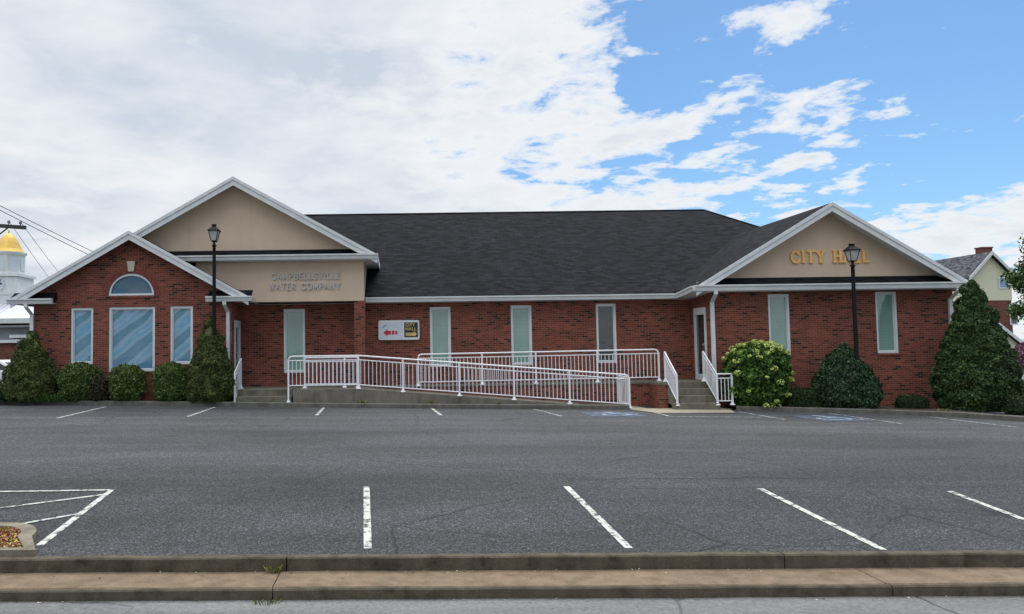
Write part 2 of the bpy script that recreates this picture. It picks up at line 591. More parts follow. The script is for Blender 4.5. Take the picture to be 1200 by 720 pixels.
def G(px, py):
    d = ray(px, py)
    lo, hi = 6.5 / d.y, 60.0 / d.y
    for _ in range(130):
        m = (lo + hi) / 2
        p = d * m
        if p.z + EYE > lotz(p.x, p.y): lo = m
        else: hi = m
    p = d * lo
    return Vector((p.x, p.y, lotz(p.x, p.y)))


def frontz(x, base):  # the street side falls very gently to the right
    return base + EYE - 0.007 * max(-45, min(45, x))


lot = MB()
cols = [-60, -40, -20] + list(range(-18, 21, 2)) + [21, 40, 60]
rows = KY
for i in range(len(cols) - 1):
    for j in range(len(rows) - 1):
        a, b_, c, d = cols[i], cols[i + 1], rows[j], rows[j + 1]
        lot.quad((a, c, lotz(a, c)), (b_, c, lotz(b_, c)), (b_, d, lotz(b_, d)), (a, d, lotz(a, d)))
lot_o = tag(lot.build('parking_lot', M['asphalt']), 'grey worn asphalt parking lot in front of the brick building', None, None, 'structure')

ter = MB()
TX = [-900, -300, -60, -20, 21, 60, 300, 900]
TY = [(-300, -2.75), (7.0, -2.75), (24, -2.4), (28, -2.12), (100, -2.2), (1500, -2.6)]
def tz(x, z): return z + EYE - 0.02 * max(-20, min(21, x))
for i in range(len(TX) - 1):
    for j in range(len(TY) - 1):
        (y0, z0), (y1, z1) = TY[j], TY[j + 1]
        ter.quad((TX[i], y0, tz(TX[i], z0)), (TX[i + 1], y0, tz(TX[i + 1], z0)), (TX[i + 1], y1, tz(TX[i + 1], z1)), (TX[i], y1, tz(TX[i], z1)))
tag(ter.build('terrain', M['grass']), kind='structure')

st = MB()
ZST, ZSW, ZK = -2.358, -2.255, -2.118
for a, b_ in ((-60, -45), (-45, 45), (45, 60)):
    st.quad((a, -9, frontz(a, ZST)), (b_, -9, frontz(b_, ZST)), (b_, 7.36, frontz(b_, ZST)), (a, 7.36, frontz(a, ZST)))
tag(st.build('street', M['street']), 'pale grey street asphalt along the bottom edge', None, None, 'structure')


def front_strip(name, mat, y0, y1, top, bot, joints, lab, gap=0.012):
    xs = [-45] + joints + [45]
    m = MB()
    for a, b_ in zip(xs[:-1], xs[1:]):
        a += gap / 2; b_ -= gap / 2
        nseg = max(1, int((b_ - a) / 0.35)) if b_ < 12 and a > -12 else 1
        pts = [a + (b_ - a) * k / nseg for k in range(nseg + 1)]
        zt = [frontz(x, top) + (random.uniform(-0.004, 0.004) if 0 < k < nseg else 0) for k, x in enumerate(pts)]
        yo = [y0 + (random.uniform(-0.008, 0.008) if 0 < k < nseg else 0) for k in range(nseg + 1)]
        ch = 0.014
        prof = []
        for k, x in enumerate(pts):
            zb = frontz(x, bot)
            prof.append([(x, yo[k], zb), (x, yo[k], zt[k] - ch), (x, yo[k] + ch, zt[k]), (x, y1, zt[k]), (x, y1, zb)])
        v = [p for q in prof for p in q]
        fs = []
        for k in range(nseg):
            for e in range(4):
                i0, i1 = k * 5 + e, (k + 1) * 5 + e
                fs.append((i0, i1, i1 + 1, i0 + 1)[::1])
        fs.append((0, 1, 2, 3, 4)); fs.append(tuple(nseg * 5 + i for i in (4, 3, 2, 1, 0)))
        m.add(v, fs)
    return tag(m.build(name, mat), lab, None, None, 'structure')


jx = P(318, 690, 7.34).x
front_strip('lot_kerb', M['kerb_dark'], 7.92, 8.035, ZK, -2.6, [-8.0, jx + 0.06, 3.9, 8.5], 'dark mottled concrete kerb between the lot and the sidewalk')
front_strip('sidewalk', M['sidewalk'], 7.40, 7.918, ZSW, -2.6, [-7.2, jx, 4.6, 9.0], 'narrow tan concrete sidewalk strip below the lot kerb')
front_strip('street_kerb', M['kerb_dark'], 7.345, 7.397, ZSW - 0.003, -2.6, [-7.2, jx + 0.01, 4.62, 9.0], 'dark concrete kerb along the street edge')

# building-side kerb: line of its foot read from the photo
kp_left = [G(*p) for p in ((-160, 472.5), (0, 474.5), (100, 475), (200, 476), (300, 477), (420, 478.5), (550, 479.3), (650, 479.8), (738, 480.2))]
kp_right = [G(*p) for p in ((864, 481.5), (920, 482.6), (972, 484), (1050, 486.4), (1120, 489), (1200, 494.5), (1290, 503))]


def kerb(name, pts, lab):
    m = MB()
    n = len(pts)
    w, h, ch = 0.17, 0.14, 0.02
    prof = []
    for i, p in enumerate(pts):
        a = pts[max(0, i - 1)]; b_ = pts[min(n - 1, i + 1)]
        t = (b_ - a); t.z = 0; t.normalize()
        nn = Vector((-t.y, t.x, 0))
        q = [p - Vector((0, 0, .3)), p + Vector((0, 0, h - ch)), p + nn * ch + Vector((0, 0, h)), p + nn * w + Vector((0, 0, h)), p + nn * w - Vector((0, 0, .3))]
        prof.append(q)
    v = [p for q in prof for p in q]
    fs = []
    for k in range(n - 1):
        for e in range(4):
            i0, i1 = k * 5 + e, (k + 1) * 5 + e
            fs.append((i0, i1, i1 + 1, i0 + 1))
    fs.append((0, 1, 2, 3, 4)); fs.append(tuple((n - 1) * 5 + i for i in (4, 3, 2, 1, 0)))
    m.add(v, fs)
    tag(m.build(name, M['kerb']), lab, None, None, 'structure')


def dense(pts):
    out = []
    for a, b_ in zip(pts[:-1], pts[1:]):
        n = max(1, int((b_ - a).length / 0.8))
        for k in range(n):
            q = a.lerp(b_, k / n)
            out.append(Vector((q.x, q.y, lotz(q.x, q.y))))
    out.append(pts[-1])
    return out


kerb('building_kerb', dense(kp_left), 'grey kerb below the shrubs and the ramp')
kerb('building_kerb', dense(kp_right), 'grey kerb curving past the hydrangea and the tall evergreen')


def bedz(x):  # top of the soil
    return lotz(x, 24.2) + 0.11


def bed(name, pts, yb):
    m = MB()
    for a, b_ in zip(pts[:-1], pts[1:]):
        za, zb = a.z + 0.115, b_.z + 0.115
        m.quad((a.x, a.y + 0.16, za), (b_.x, b_.y + 0.16, zb), (b_.x, yb, bedz(b_.x)), (a.x, yb, bedz(a.x)))
    tag(m.build(name, M['mulch']), 'dark mulch bed between the kerb and the brick wall', None, None, 'structure')


bed('planting_bed', dense(kp_left), 27.6)
bed('planting_bed', dense(kp_right), 27.6)

# pad in front of the right stairs
pad = MB()
pp = [G(739, 480.6), G(770, 484.6), G(862, 484.4)]
pz = 0.012
p_in = [Vector((8.0, 24.75, lotz(8, 24.75))), Vector((11.1, 24.75, lotz(11.1, 24.75)))]
p_l = G(740, 476)
poly = [p_l, pp[0], pp[1], pp[2], G(850, 477), p_in[1], p_in[0]]
vv = [(p.x, p.y, lotz(p.x, p.y) + 0.015) for p in poly]
pad.add(vv, [tuple(range(len(vv)))])
tag(pad.build('concrete_pad', M['pad']), 'tan concrete apron at the foot of the right steps', None, None, 'structure')


def ribbon(a, b_, w, name, mat, lift=0.006, w2=None, bend=0.0):
    a = Vector((a.x, a.y, 0)); b_ = Vector((b_.x, b_.y, 0))
    t = (b_ - a)
    L = t.length
    t.normalize()
    nn = Vector((-t.y, t.x, 0))
    w2 = w2 or w
    brk = sorted(set([0.0, 1.0] + [min(1, max(0, (k - a.y) / (b_.y - a.y))) for k in KY if abs(b_.y - a.y) > 1e-3] + [k / 24 for k in range(25)]))
    v, fs = [], []
    for i, s in enumerate(brk):
        ww = (w + (w2 - w) * s) * (1 + random.uniform(-0.07, 0.07))
        c = a.lerp(b_, s) + nn * bend * math.sin(PI * s)
        for sg in (-1, 1):
            q = c + nn * sg * ww / 2
            v.append((q.x, q.y, lotz(q.x, q.y) + lift))
        if i:
            fs.append((2 * i - 2, 2 * i, 2 * i + 1, 2 * i - 1))
    m = MB(); m.add(v, fs)
    return m.build(name, mat, lot_o)


near = [((429.5, 571), (431, 643.5)), ((663.5, 570.5), (737, 643)), ((890.5, 573), (1035, 645)), ((1112, 576), (1262, 633)), ((131, 574.5), (46, 640))]
for a, b_ in near:
    ribbon(G(*a), G(*b_), 0.085, 'parking_line', M['line'])
for a, b_ in (((-40, 577.5), (129, 575)), ((-40, 601.5), (121, 580.5)), ((-40, 626), (95, 602.5))):
    ribbon(G(*a), G(*b_), 0.06, 'hatch_line', M['line'], 0.009)
far = [((67, 490.5), (124, 477)), ((220, 488.5), (252, 477.5)), ((371, 487), (380, 477.8)), ((517, 487), (506, 478.8)), ((658, 488), (623, 479)),
       ((1057, 497), (972, 484.8))]
for i, (a, b_) in enumerate(far):
    ribbon(G(*a), G(*b_), 0.085, 'parking_line', M['line_far'] if i > 3 else M['line'])
for a, b_ in (((785, 488.3), (764, 483)), ((920, 492), (866, 483)), ((786, 488.5), (916, 489.5)), ((1090, 489), (1192, 501))):
    ribbon(G(*a), G(*b_), 0.09, 'parking_line', M['line_far'], 0.006)


def access_symbol(px0, px1, py0, py1):
    a, b_ = G(px0, (py0 + py1) / 2), G(px1, (py0 + py1) / 2)
    n_, f_ = G((px0 + px1) / 2, py1), G((px0 + px1) / 2, py0)
    x0, x1, y0, y1 = a.x, b_.x, n_.y, f_.y
    m = MB()
    N = 6
    for i in range(N):
        for j in range(N):
            q = [(x0 + (x1 - x0) * u / N, y0 + (y1 - y0) * v / N) for u, v in ((i, j), (i + 1, j), (i + 1, j + 1), (i, j + 1))]
            m.quad(*[(x, y, lotz(x, y) + 0.006) for x, y in q])
    o = m.build('accessible_marking', M['blue'], lot_o, 'faded blue painted square with white wheelchair symbol')
    cx, cy, s = (x0 + x1) / 2, (y0 + y1) / 2, (y1 - y0) * 0.36
    w = MB()
    lay = [0.010]
    def seg(pts, wd):
        for p, q in zip(pts[:-1], pts[1:]):
            p, q = Vector(p), Vector(q)
            t = (q - p).normalized(); nn = Vector((-t.y, t.x))
            c = [p + nn * wd / 2, p - nn * wd / 2, q - nn * wd / 2, q + nn * wd / 2]
            w.quad(*[(cx + k.x * s, cy + k.y * s, lotz(cx + k.x * s, cy + k.y * s) + lay[0]) for k in c])
            lay[0] += 0.0006
    ring = [(0.0 + 0.55 * math.cos(t), -0.35 + 0.55 * math.sin(t)) for t in np.linspace(math.radians(130), math.radians(400), 18)]
    seg(ring, 0.17)
    seg([(0.0, 0.6), (0.0, -0.1), (0.5, -0.1), (0.72, -0.75), (0.95, -0.7)], 0.2)
    seg([(0.0, 0.3), (0.42, 0.3)], 0.16)
    hd = [(0.17 * math.cos(t), 0.83 + 0.17 * math.sin(t)) for t in np.linspace(0, 2 * PI, 13)]
    seg(hd, 0.18)
    w.build('wheelchair_symbol', M['symbol'], o)


access_symbol(688, 750, 483.3, 488.5)
access_symbol(944, 1002, 487.6, 493.8)

# ------------------------------------------------------------------ the building
YL, YM, YR = 25.6, 27.0, 25.3          # front planes: left wing, main wall, right wing
BASE = -0.35
B = thing('municipal_building', (0, YM, lotz(0, 24.3)), 'long one storey red brick building with dark shingle roof and tan gables', 'building')


def X(px, Y, py=400): return P(px, py, Y).x
def Z(px, py, Y): return P(px, py, Y).z
def toY(Y): return lambda a, b_, t: (a, Y + t, b_)


def rect(px0, px1, py0, py1, Y):
    xm, ym = (px0 + px1) / 2, (py0 + py1) / 2
    return X(px0, Y, ym), X(px1, Y, ym), Z(xm, py1, Y), Z(xm, py0, Y)


def rpoly(r): return [(r[0], r[2]), (r[1], r[2]), (r[1], r[3]), (r[0], r[3])]


def window(r, Y, pane='glass', fw=0.07, label=None, sill=True):
    x0, x1, z0, z1 = r
    m = MB()
    o = MB()
    out, inn = rpoly(r), [(x0 + fw, z0 + fw), (x1 - fw, z0 + fw), (x1 - fw, z1 - fw), (x0 + fw, z1 - fw)]
    yf = Y + 0.025
    o.sheet(out, [inn], 0.09, lambda a, b_, t: (a, yf + t, b_))
    n = 4
    o.add([(a, yf, b_) for a, b_ in out] + [(a, yf + 0.11, b_) for a, b_ in out], [(i, i + 4, (i + 1) % 4 + 4, (i + 1) % 4) for i in range(4)])
    # inner bead
    g = 0.025
    inn2 = [(inn[0][0] + g, inn[0][1] + g), (inn[1][0] - g, inn[1][1] + g), (inn[2][0] - g, inn[2][1] - g), (inn[3][0] + g, inn[3][1] - g)]
    o.sheet(inn, [inn2], 0.03, lambda a, b_, t: (a, yf + 0.045 + t, b_))
    w = o.build('window', M['frame'], B, label)
    p = MB()
    p.quad(*[(a, yf + 0.075, b_) for a, b_ in inn2])
    p.build('pane', M[pane], w)
    if sill:
        s = MB()
        s.box(x0 - 0.03, x1 + 0.03, Y - 0.035, Y + 0.11, z0 - 0.075, z0 - 0.004)
        s.build('sill', M['brick'], w)
    return w


# ---- main wall
eave_m = Z(600, 347.5, 26.6)            # roof edge of the long front
XRW, XLW = X(833, YR), X(272, YL)
win_main = [rect(504, 528.5, 360, 430, YM), rect(599, 623.5, 358, 428, YM), rect(699, 722.5, 356, 425.5, YM)]
win_rec = rect(332.5, 357.5, 362.5, 437, YM)
ws = MB()
ws.sheet([(XLW - 0.3, BASE), (19.2, BASE), (19.2, eave_m), (XLW - 0.3, eave_m)], [rpoly(r) for r in win_main + [win_rec]], 0.12, toY(YM))
ws.quad((19.2, YM, BASE), (19.2, 42.4, BASE), (19.2, 42.4, eave_m), (19.2, YM, eave_m))
ws.quad((-10, 42.4, BASE), (-10, YM, BASE), (-10, YM, eave_m), (-10, 42.4, eave_m))
ws.quad((19.2, 42.4, BASE), (-10, 42.4, BASE), (-10, 42.4, eave_m), (19.2, 42.4, eave_m))
ws.build('brick_wall', M['brick'], B)
for r in win_main[:2]: window(r, YM, 'glass')
window(win_main[2], YM, 'glass_dark', label='dark paned window in a white frame')
window(win_rec, YM, 'glass')

# ---- main roof (hipped)
Yr = 34.65
zr = Z(600, 249.5, Yr)
rx0, rx1 = -4.6, X(825, Yr, 247)
ex0, ex1, ey0 = -10.3, 19.7, 26.6
ey1 = 2 * Yr - ey0
mr = MB()
A, Bq, C, D = (ex0, ey0, eave_m), (ex1, ey0, eave_m), (ex1, ey1, eave_m), (ex0, ey1, eave_m)
R0, R1 = (rx0, Yr, zr), (rx1, Yr, zr)
mr.add([A, Bq, C, D, R0, R1], [(0, 1, 5, 4), (1, 2, 5), (2, 3, 4, 5), (3, 0, 4)])
roof_m = mr.build('roof', M['shingle'], B)
rc = MB()
rc.tube([R0, R1], 0.05, 6)
rc.tube([R1, Vector(R1).lerp(Vector(Bq), 0.5)], 0.045, 6)
rc.build('ridge_cap', M['shingle'], roof_m)
so = MB()
so.quad((ex0, ey0 + 0.01, eave_m - 0.16), (ex0, YM + 0.3, eave_m - 0.16), (ex1, YM + 0.3, eave_m - 0.16), (ex1, ey0 + 0.01, eave_m - 0.16))
so.build('soffit', M['soffit'], B)


def gutter(m, x0, x1, y, ztop, h=0.17, d=0.13):
    prof = [(0, 0), (-d, 0), (-d, -0.045), (-d + 0.035, -0.075), (-d + 0.06, -h), (0, -h)]
    m.prism([(a, b_) for a, b_ in prof], x0, x1, lambda a, b_, t: (t, y + a, ztop + b_))
    return m


gm = MB()
gutter(gm, X(427.5, 26.6, 350) + 0.02, 9.75, ey0, eave_m + 0.02)
gm.build('gutter', M['white'], B)

# ---- gable helper
def chevron(xa, za, xl, zl, xr, zr_, h, y0, y1, mb):
    mb.prism([(xl, zl - h), (xa, za - h), (xr, zr_ - h), (xr, zr_), (xa, za), (xl, zl)], y0, y1)


def gable_roof(xa, za, xl, zl, xr, zr_, y0, y1, label=None):
    m = MB()
    chevron(xa, za, xl, zl, xr, zr_, 0.10, y0 + 0.03, y1, m)
    o = m.build('roof', M['shingle'], B, label)
    f = MB()
    chevron(xa, za - 0.015, xl, zl - 0.015, xr, zr_ - 0.015, 0.27, y0, y0 + 0.03, f)
    chevron(xa, za + 0.012, xl, zl + 0.012, xr, zr_ + 0.012, 0.115, y0 - 0.03, y0 - 0.002, f)
    f.build('rake_board', M['white'], B)
    s = MB()
    chevron(xa, za - 0.102, xl, zl - 0.102, xr, zr_ - 0.102, 0.03, y0 + 0.032, y0 + 0.95, s)
    s.build('soffit', M['soffit'], B)
    return o


# ---- right wing
y0 = 24.8
apR = P(975, 237.5, y0)
eL, eR = P(816, 337, y0), P(1138.5, 330, y0)
zeR = (eL.z + eR.z) / 2
gable_roof(apR.x, apR.z, eL.x, zeR - 0.02, eR.x, zeR - 0.02, y0, 34.5)
XRE = X(1119, YR)
win_r = [rect(901, 926, 345, 416, YR), rect(1027, 1052, 342, 414, YR)]
wr = MB()
ztopR = zeR - 0.02
wr.sheet([(XRW, BASE), (XRE, BASE), (XRE, ztopR), (XRW, ztopR)], [rpoly(r) for r in win_r], 0.12, toY(YR))
# side wall facing the steps, with its door opening
dy0, dy1 = 25.62, 26.62
zd0 = -1.22 + EYE
zd1 = Z(818, 361, 26.2)
wr.sheet([(YR, BASE), (YM, BASE), (YM, ztopR), (YR, ztopR)], [[(dy0, zd0), (dy1, zd0), (dy1, zd1), (dy0, zd1)]], 0.1, lambda a, b_, t: (XRW + t, a, b_))
wr.quad((XRE, YR, BASE), (XRE, YM, BASE), (XRE, YM, ztopR), (XRE, YR, ztopR))
wr.build('brick_wall', M['brick'], B)
for r in win_r: window(r, YR, 'glass')


def side_door(xw, ya, yb, za, zb, out, label):
    """glazed white door in a wall facing along x; out = -1 or 1"""
    m = MB()
    fw = 0.11
    xo, xi = xw + out * 0.035, xw - out * 0.08
    x_a, x_b = min(xo, xi), max(xo, xi)
    m.box(x_a, x_b, ya, ya + fw, za, zb)
    m.box(x_a, x_b, yb - fw, yb, za, zb)
    m.box(x_a, x_b, ya + fw, yb - fw, zb - 0.24, zb)
    m.box(x_a, x_b, ya + fw, yb - fw, za, za + 0.2)
    d = m.build('door', M['frame'], B, label)
    g = MB()
    g.box(xw - out * 0.05, xw - out * 0.02, ya + fw, yb - fw, za + 0.2, zb - 0.24)
    g.build('pane', M['glass_dark'], d)
    h = MB()
    hx = xw + out * 0.07
    h.tube([(xw, ya + fw + 0.05, za + 0.9), (hx, ya + fw + 0.05, za + 0.95), (hx, ya + fw + 0.05, za + 1.2), (xw, ya + fw + 0.05, za + 1.25)], 0.014, 6)
    h.build('handle', M['rim'], d)


side_door(XRW, dy0, dy1, zd0, zd1, -1, 'white framed glass door at the top of the right steps')

# triangle of stucco and the strip of shingles under it
def pent(xa, za, xl, xr, ze, pitch, yg, yt, mb):
    dz = (yt - yg) * 0.57
    ins = dz / pitch
    v = [(xl + 0.12, yg, ze - 0.03), (xr - 0.12, yg, ze - 0.03), (xr - ins - 0.05, yt, ze - 0.03 + dz), (xl + ins + 0.05, yt, ze - 0.03 + dz)]
    mb.add(v, [(0, 1, 2, 3)])
    return ze - 0.03 + dz


pitR = (apR.z - zeR) / (eR.x - apR.x)
YT = 25.42
pm = MB()
zb = pent(apR.x, apR.z, eL.x, eR.x, zeR, pitR, y0 + 0.04, YT, pm)
pm.build('skirt_roof', M['shingle'], B)
tm = MB()
tm.prism([(eL.x + 0.3, zb - 0.12), (eR.x - 0.3, zb - 0.12), (eR.x - 0.3, zeR + 0.05), (apR.x, apR.z - 0.14), (eL.x + 0.3, zeR + 0.05)], YT, YT + 0.12)
tm.build('stucco_gable', M['stucco'], B)
gm = MB()
gutter(gm, eL.x - 0.06, eR.x + 0.02, y0 + 0.03, zeR + 0.03, 0.19)
# return of the gutter back to the long front
ga, gb = Vector((eL.x - 0.04, y0 + 0.03, zeR + 0.02)), Vector((eL.x + 0.06, ey0 + 0.1, eave_m + 0.01))
prof = [(0.02, 0), (-0.11, 0), (-0.11, -0.045), (-0.075, -0.075), (-0.05, -0.17), (0.02, -0.17)]
v = [(p.x + a, p.y, p.z + b_) for p in (ga, gb) for a, b_ in prof]
gm.add(v, [(i, i + 6, (i + 1) % 6 + 6, (i + 1) % 6) for i in range(6)] + [tuple(range(6)), tuple(range(11, 5, -1))])
gm.build('gutter', M['white'], B)
so = MB()
zs = zeR - 0.16
so.box(eL.x, eR.x, y0 + 0.04, YR + 0.02, zs - 0.02, zs)
so.quad((eL.x - 0.03, y0 + 0.1, zs), (XRW + 0.02, y0 + 0.1, zs), (XRW + 0.02, ey0 + 0.4, eave_m - 0.17), (eL.x - 0.03, ey0 + 0.4, eave_m - 0.17))
so.build('soffit', M['soffit'], B)


def downspout(x, yw, ztop, zbot, ygut):
    m = MB()
    def elbow(pts, w, d):
        rings = []
        for p in pts:
            rings.append([(p[0] - w / 2, p[1] - d / 2, p[2]), (p[0] + w / 2, p[1] - d / 2, p[2]), (p[0] + w / 2, p[1] + d / 2, p[2]), (p[0] - w / 2, p[1] + d / 2, p[2])])
        v = [q for r_ in rings for q in r_]
        fs = [(i * 4 + k, i * 4 + (k + 1) % 4, (i + 1) * 4 + (k + 1) % 4, (i + 1) * 4 + k) for i in range(len(pts) - 1) for k in range(4)]
        m.add(v, [f[::-1] for f in fs])
    elbow([(x - 0.05, ygut, ztop), (x - 0.05, ygut, ztop - 0.12), (x, yw - 0.06, ztop - 0.36), (x, yw - 0.06, zbot)], 0.115, 0.085)
    return m.build('downspout', M['white'], B)


downspout(X(836.5, 25.2), YR, zeR - 0.15, bedz(10), y0 + 0.0)
downspout(X(1117, 25.2), YR, zeR - 0.15, bedz(18), y0 + 0.0)

# ---- left pediment (behind the left wing)
yp = 25.72
apP = P(273, 207.5, yp)
pR = P(442, 298, yp)
zeP = pR.z
hw = pR.x - apP.x
gable_roof(apP.x, apP.z, apP.x - hw, zeP - 0.02, pR.x, zeP - 0.02, yp, 34.3)
YF = 26.1
XF0, XF1 = X(250, YF) - 0.6, X(427, YF)
zf0, zf1 = Z(350, 353.5, YF), zeP - 0.16
fm = MB()
fm.prism([(XF0, zf0), (XF1, zf0), (XF1, zf1), (XF0, zf1)], YF, YF + 0.25)
fm.box(XF1 - 0.2, XF1, YF + 0.25, 32.0, zf0, zf1)
fm.build('stucco_fascia', M['stucco'], B)
pm = MB()
pitP = (apP.z - zeP) / hw
zb = pent(apP.x, apP.z, apP.x - hw, pR.x, zeP, pitP, yp + 0.04, 26.26, pm)
pm.build('skirt_roof', M['shingle'], B)
tm = MB()
tm.prism([(apP.x - hw + .3, zb - 0.12), (pR.x - .3, zb - 0.12), (pR.x - .3, zeP + 0.05), (apP.x, apP.z - 0.14), (apP.x - hw + .3, zeP + 0.05)], 26.26, 26.38)
tm.build('stucco_gable', M['stucco'], B)
gm = MB()
gutter(gm, X(204, yp, 300), pR.x + 0.03, yp + 0.03, zeP + 0.02, 0.17)
gm.build('gutter', M['white'], B)
so = MB()
so.box(X(204, yp, 300), pR.x, yp + 0.04, YF + 0.02, zeP - 0.17, zeP - 0.15)
so.box(XF1 - 0.05, pR.x, YF + 0.02, 31.5, zeP - 0.17, zeP - 0.15)
so.box(pR.x - 0.03, pR.x + 0.02, yp + 0.3, 31.5, zeP - 0.2, zeP + 0.0)
so.build('soffit', M['soffit'], B)
# porch ceiling and brick pier
cl = MB()
cl.box(XLW - 0.2, XF1 - 0.003, YF + 0.003, YM - 0.003, zf0 + 0.004, zf0 + 0.03)
cl.build('porch_ceiling', M['soffit'], B)
pc = MB()
pc.box(X(415.5, YF), X(428, YF) - 0.004, YF + 0.01, YF + 0.42, BASE, zf0 - 0.003)
pc.build('brick_pier', M['brick'], B)

# ---- left wing
yl = 25.22
apL = P(151, 271, yl)
lL, lR = P(12, 351.5, yl), P(291, 347.5, yl)
zeL = (lL.z + lR.z) / 2
gable_roof(apL.x, apL.z, lL.x, zeL, lR.x, zeL, yl, 33.5)
XLE = X(39, YL)
win_l = [rect(83, 109, 361, 427, YL), rect(127.5, 181.5, 360, 435.5, YL), rect(199.5, 226, 359, 427, YL)]
ar = rect(127, 180.5, 320.5, 346.5, YL)
acx, arx, arz = (ar[0] + ar[1]) / 2, (ar[1] - ar[0]) / 2, ar[3] - ar[2]
def arch(k, n=20): return [(acx + arx * k * math.cos(t), ar[2] + (1 - k) * 0.35 + arz * (k if k == 1 else k * 0.96) * math.sin(t)) for t in np.linspace(0, PI, n)]
arch0 = arch(1.0)
arch1 = [(acx + (arx - 0.075) * math.cos(t), ar[2] + 0.07 + (arz - 0.145) * math.sin(t)) for t in np.linspace(0, PI, 20)]
wl = MB()
pl = (apL.z - zeL) / (lR.x - apL.x)
def roofz(x): return apL.z - 0.12 - abs(x - apL.x) * pl
wl.sheet([(XLE, BASE), (XLW, BASE), (XLW, roofz(XLW)), (apL.x, apL.z - 0.12), (XLE, roofz(XLE))], [rpoly(r) for r in win_l] + [arch0], 0.12, toY(YL))
ldy0, ldy1 = 25.95, 26.85
lz0 = -1.3 + EYE
lz1 = Z(277, 376, 26.4)
wl.sheet([(YM, BASE), (YL, BASE), (YL, roofz(XLW)), (YM, roofz(XLW))], [[(ldy1, lz0), (ldy0, lz0), (ldy0, lz1), (ldy1, lz1)]], 0.1, lambda a, b_, t: (XLW - t, a, b_))
wl.quad((XLE, 33, BASE), (XLE, YL, BASE), (XLE, YL, roofz(XLE)), (XLE, 33, roofz(XLE)))
wl.build('brick_wall', M['brick'], B)
for r in win_l: window(r, YL, 'glass_blue')
side_door(XLW, ldy0, ldy1, lz0, lz1, 1, 'white framed door seen edge on beside the left steps')
am = MB()
am.sheet(arch0, [arch1], 0.09, lambda a, b_, t: (a, YL + 0.025 + t, b_))
n = len(arch0)
aw = am.build('arched_window', M['frame'], B)
gp = MB(); gp.add([(a, YL + 0.09, b_) for a, b_ in arch1], [tuple(range(len(arch1)))]); gp.build('pane', M['glass_arch'], aw)
# ring of soldier bricks round the arch, and the keystone
rg = MB()
NB = 27
for k in range(NB):
    t0, t1 = PI * (k + 0.08) / NB, PI * (k + 0.92) / NB
    q = [(acx + (arx + e) * math.cos(t), ar[2] + (arz + e) * math.sin(t)) for e, t in ((0.01, t0), (0.2, t0), (0.2, t1), (0.01, t1))]
    rg.prism(q, YL - 0.012, YL + 0.02)
rg.build('brick_arch', simple('arch_brick', (0.19, 0.05, 0.035), 0.9, 0.4, 8), aw)
ks = MB()
k0, k1 = Z(153, 318.5, YL), Z(153, 306.5, YL)
ks.prism([(acx - 0.09, k0), (acx + 0.09, k0), (acx + 0.135, k1), (acx - 0.135, k1)], YL - 0.05, YL + 0.02)
ks.build('keystone', simple('keystone_stone', (0.5, 0.46, 0.38), 0.9, 0.1, 4), aw)
sl = MB()
sl.box(ar[0] - 0.03, ar[1] + 0.03, YL - 0.035, YL + 0.11, ar[2] - 0.075, ar[2] - 0.004)
sl.build('sill', M['brick'], aw)
# eave returns
for xa_, xb_, side in ((X(8.5, yl, 350), X(61.5, yl, 350), 1), (X(241, yl, 350), X(295, yl, 350), -1)):
    gm = MB()
    gutter(gm, xa_, xb_, yl + 0.05, zeL + 0.02, 0.17)
    gm.box(xa_ + 0.03, xb_ - 0.03, yl + 0.06, YL - 0.003, zeL - 0.15, zeL - 0.13)
    gm.build('gutter', M['white'], B)
    sk = MB()
    sk.quad((xa_ + 0.05, yl + 0.05, zeL + 0.0), (xb_ - 0.02, yl + 0.05, zeL + 0.0), (xb_ - 0.02, YL - 0.004, zeL + 0.24), (xa_ + 0.05, YL - 0.004, zeL + 0.24))
    xe = xb_ - 0.02 if side == 1 else xa_ + 0.05
    sk.add([(xe, yl + 0.05, zeL), (xe, YL - 0.004, zeL), (xe, YL - 0.004, zeL + 0.24)], [(0, 1, 2)])
    sk.build('skirt_roof', M['shingle'], B)
downspout(X(36.5, 25.5), YL, zeL - 0.14, bedz(-12), yl)
downspout(X(267, 25.5), YL, zeL - 0.14, bedz(-5.6), yl)
for xx in (lL.x, lR.x):
    gm = MB()
    gm.box(xx - 0.06, xx + 0.06, yl + 0.2, YM + 3, zeL - 0.15, zeL + 0.0)
    gm.build('gutter', M['white'], B)

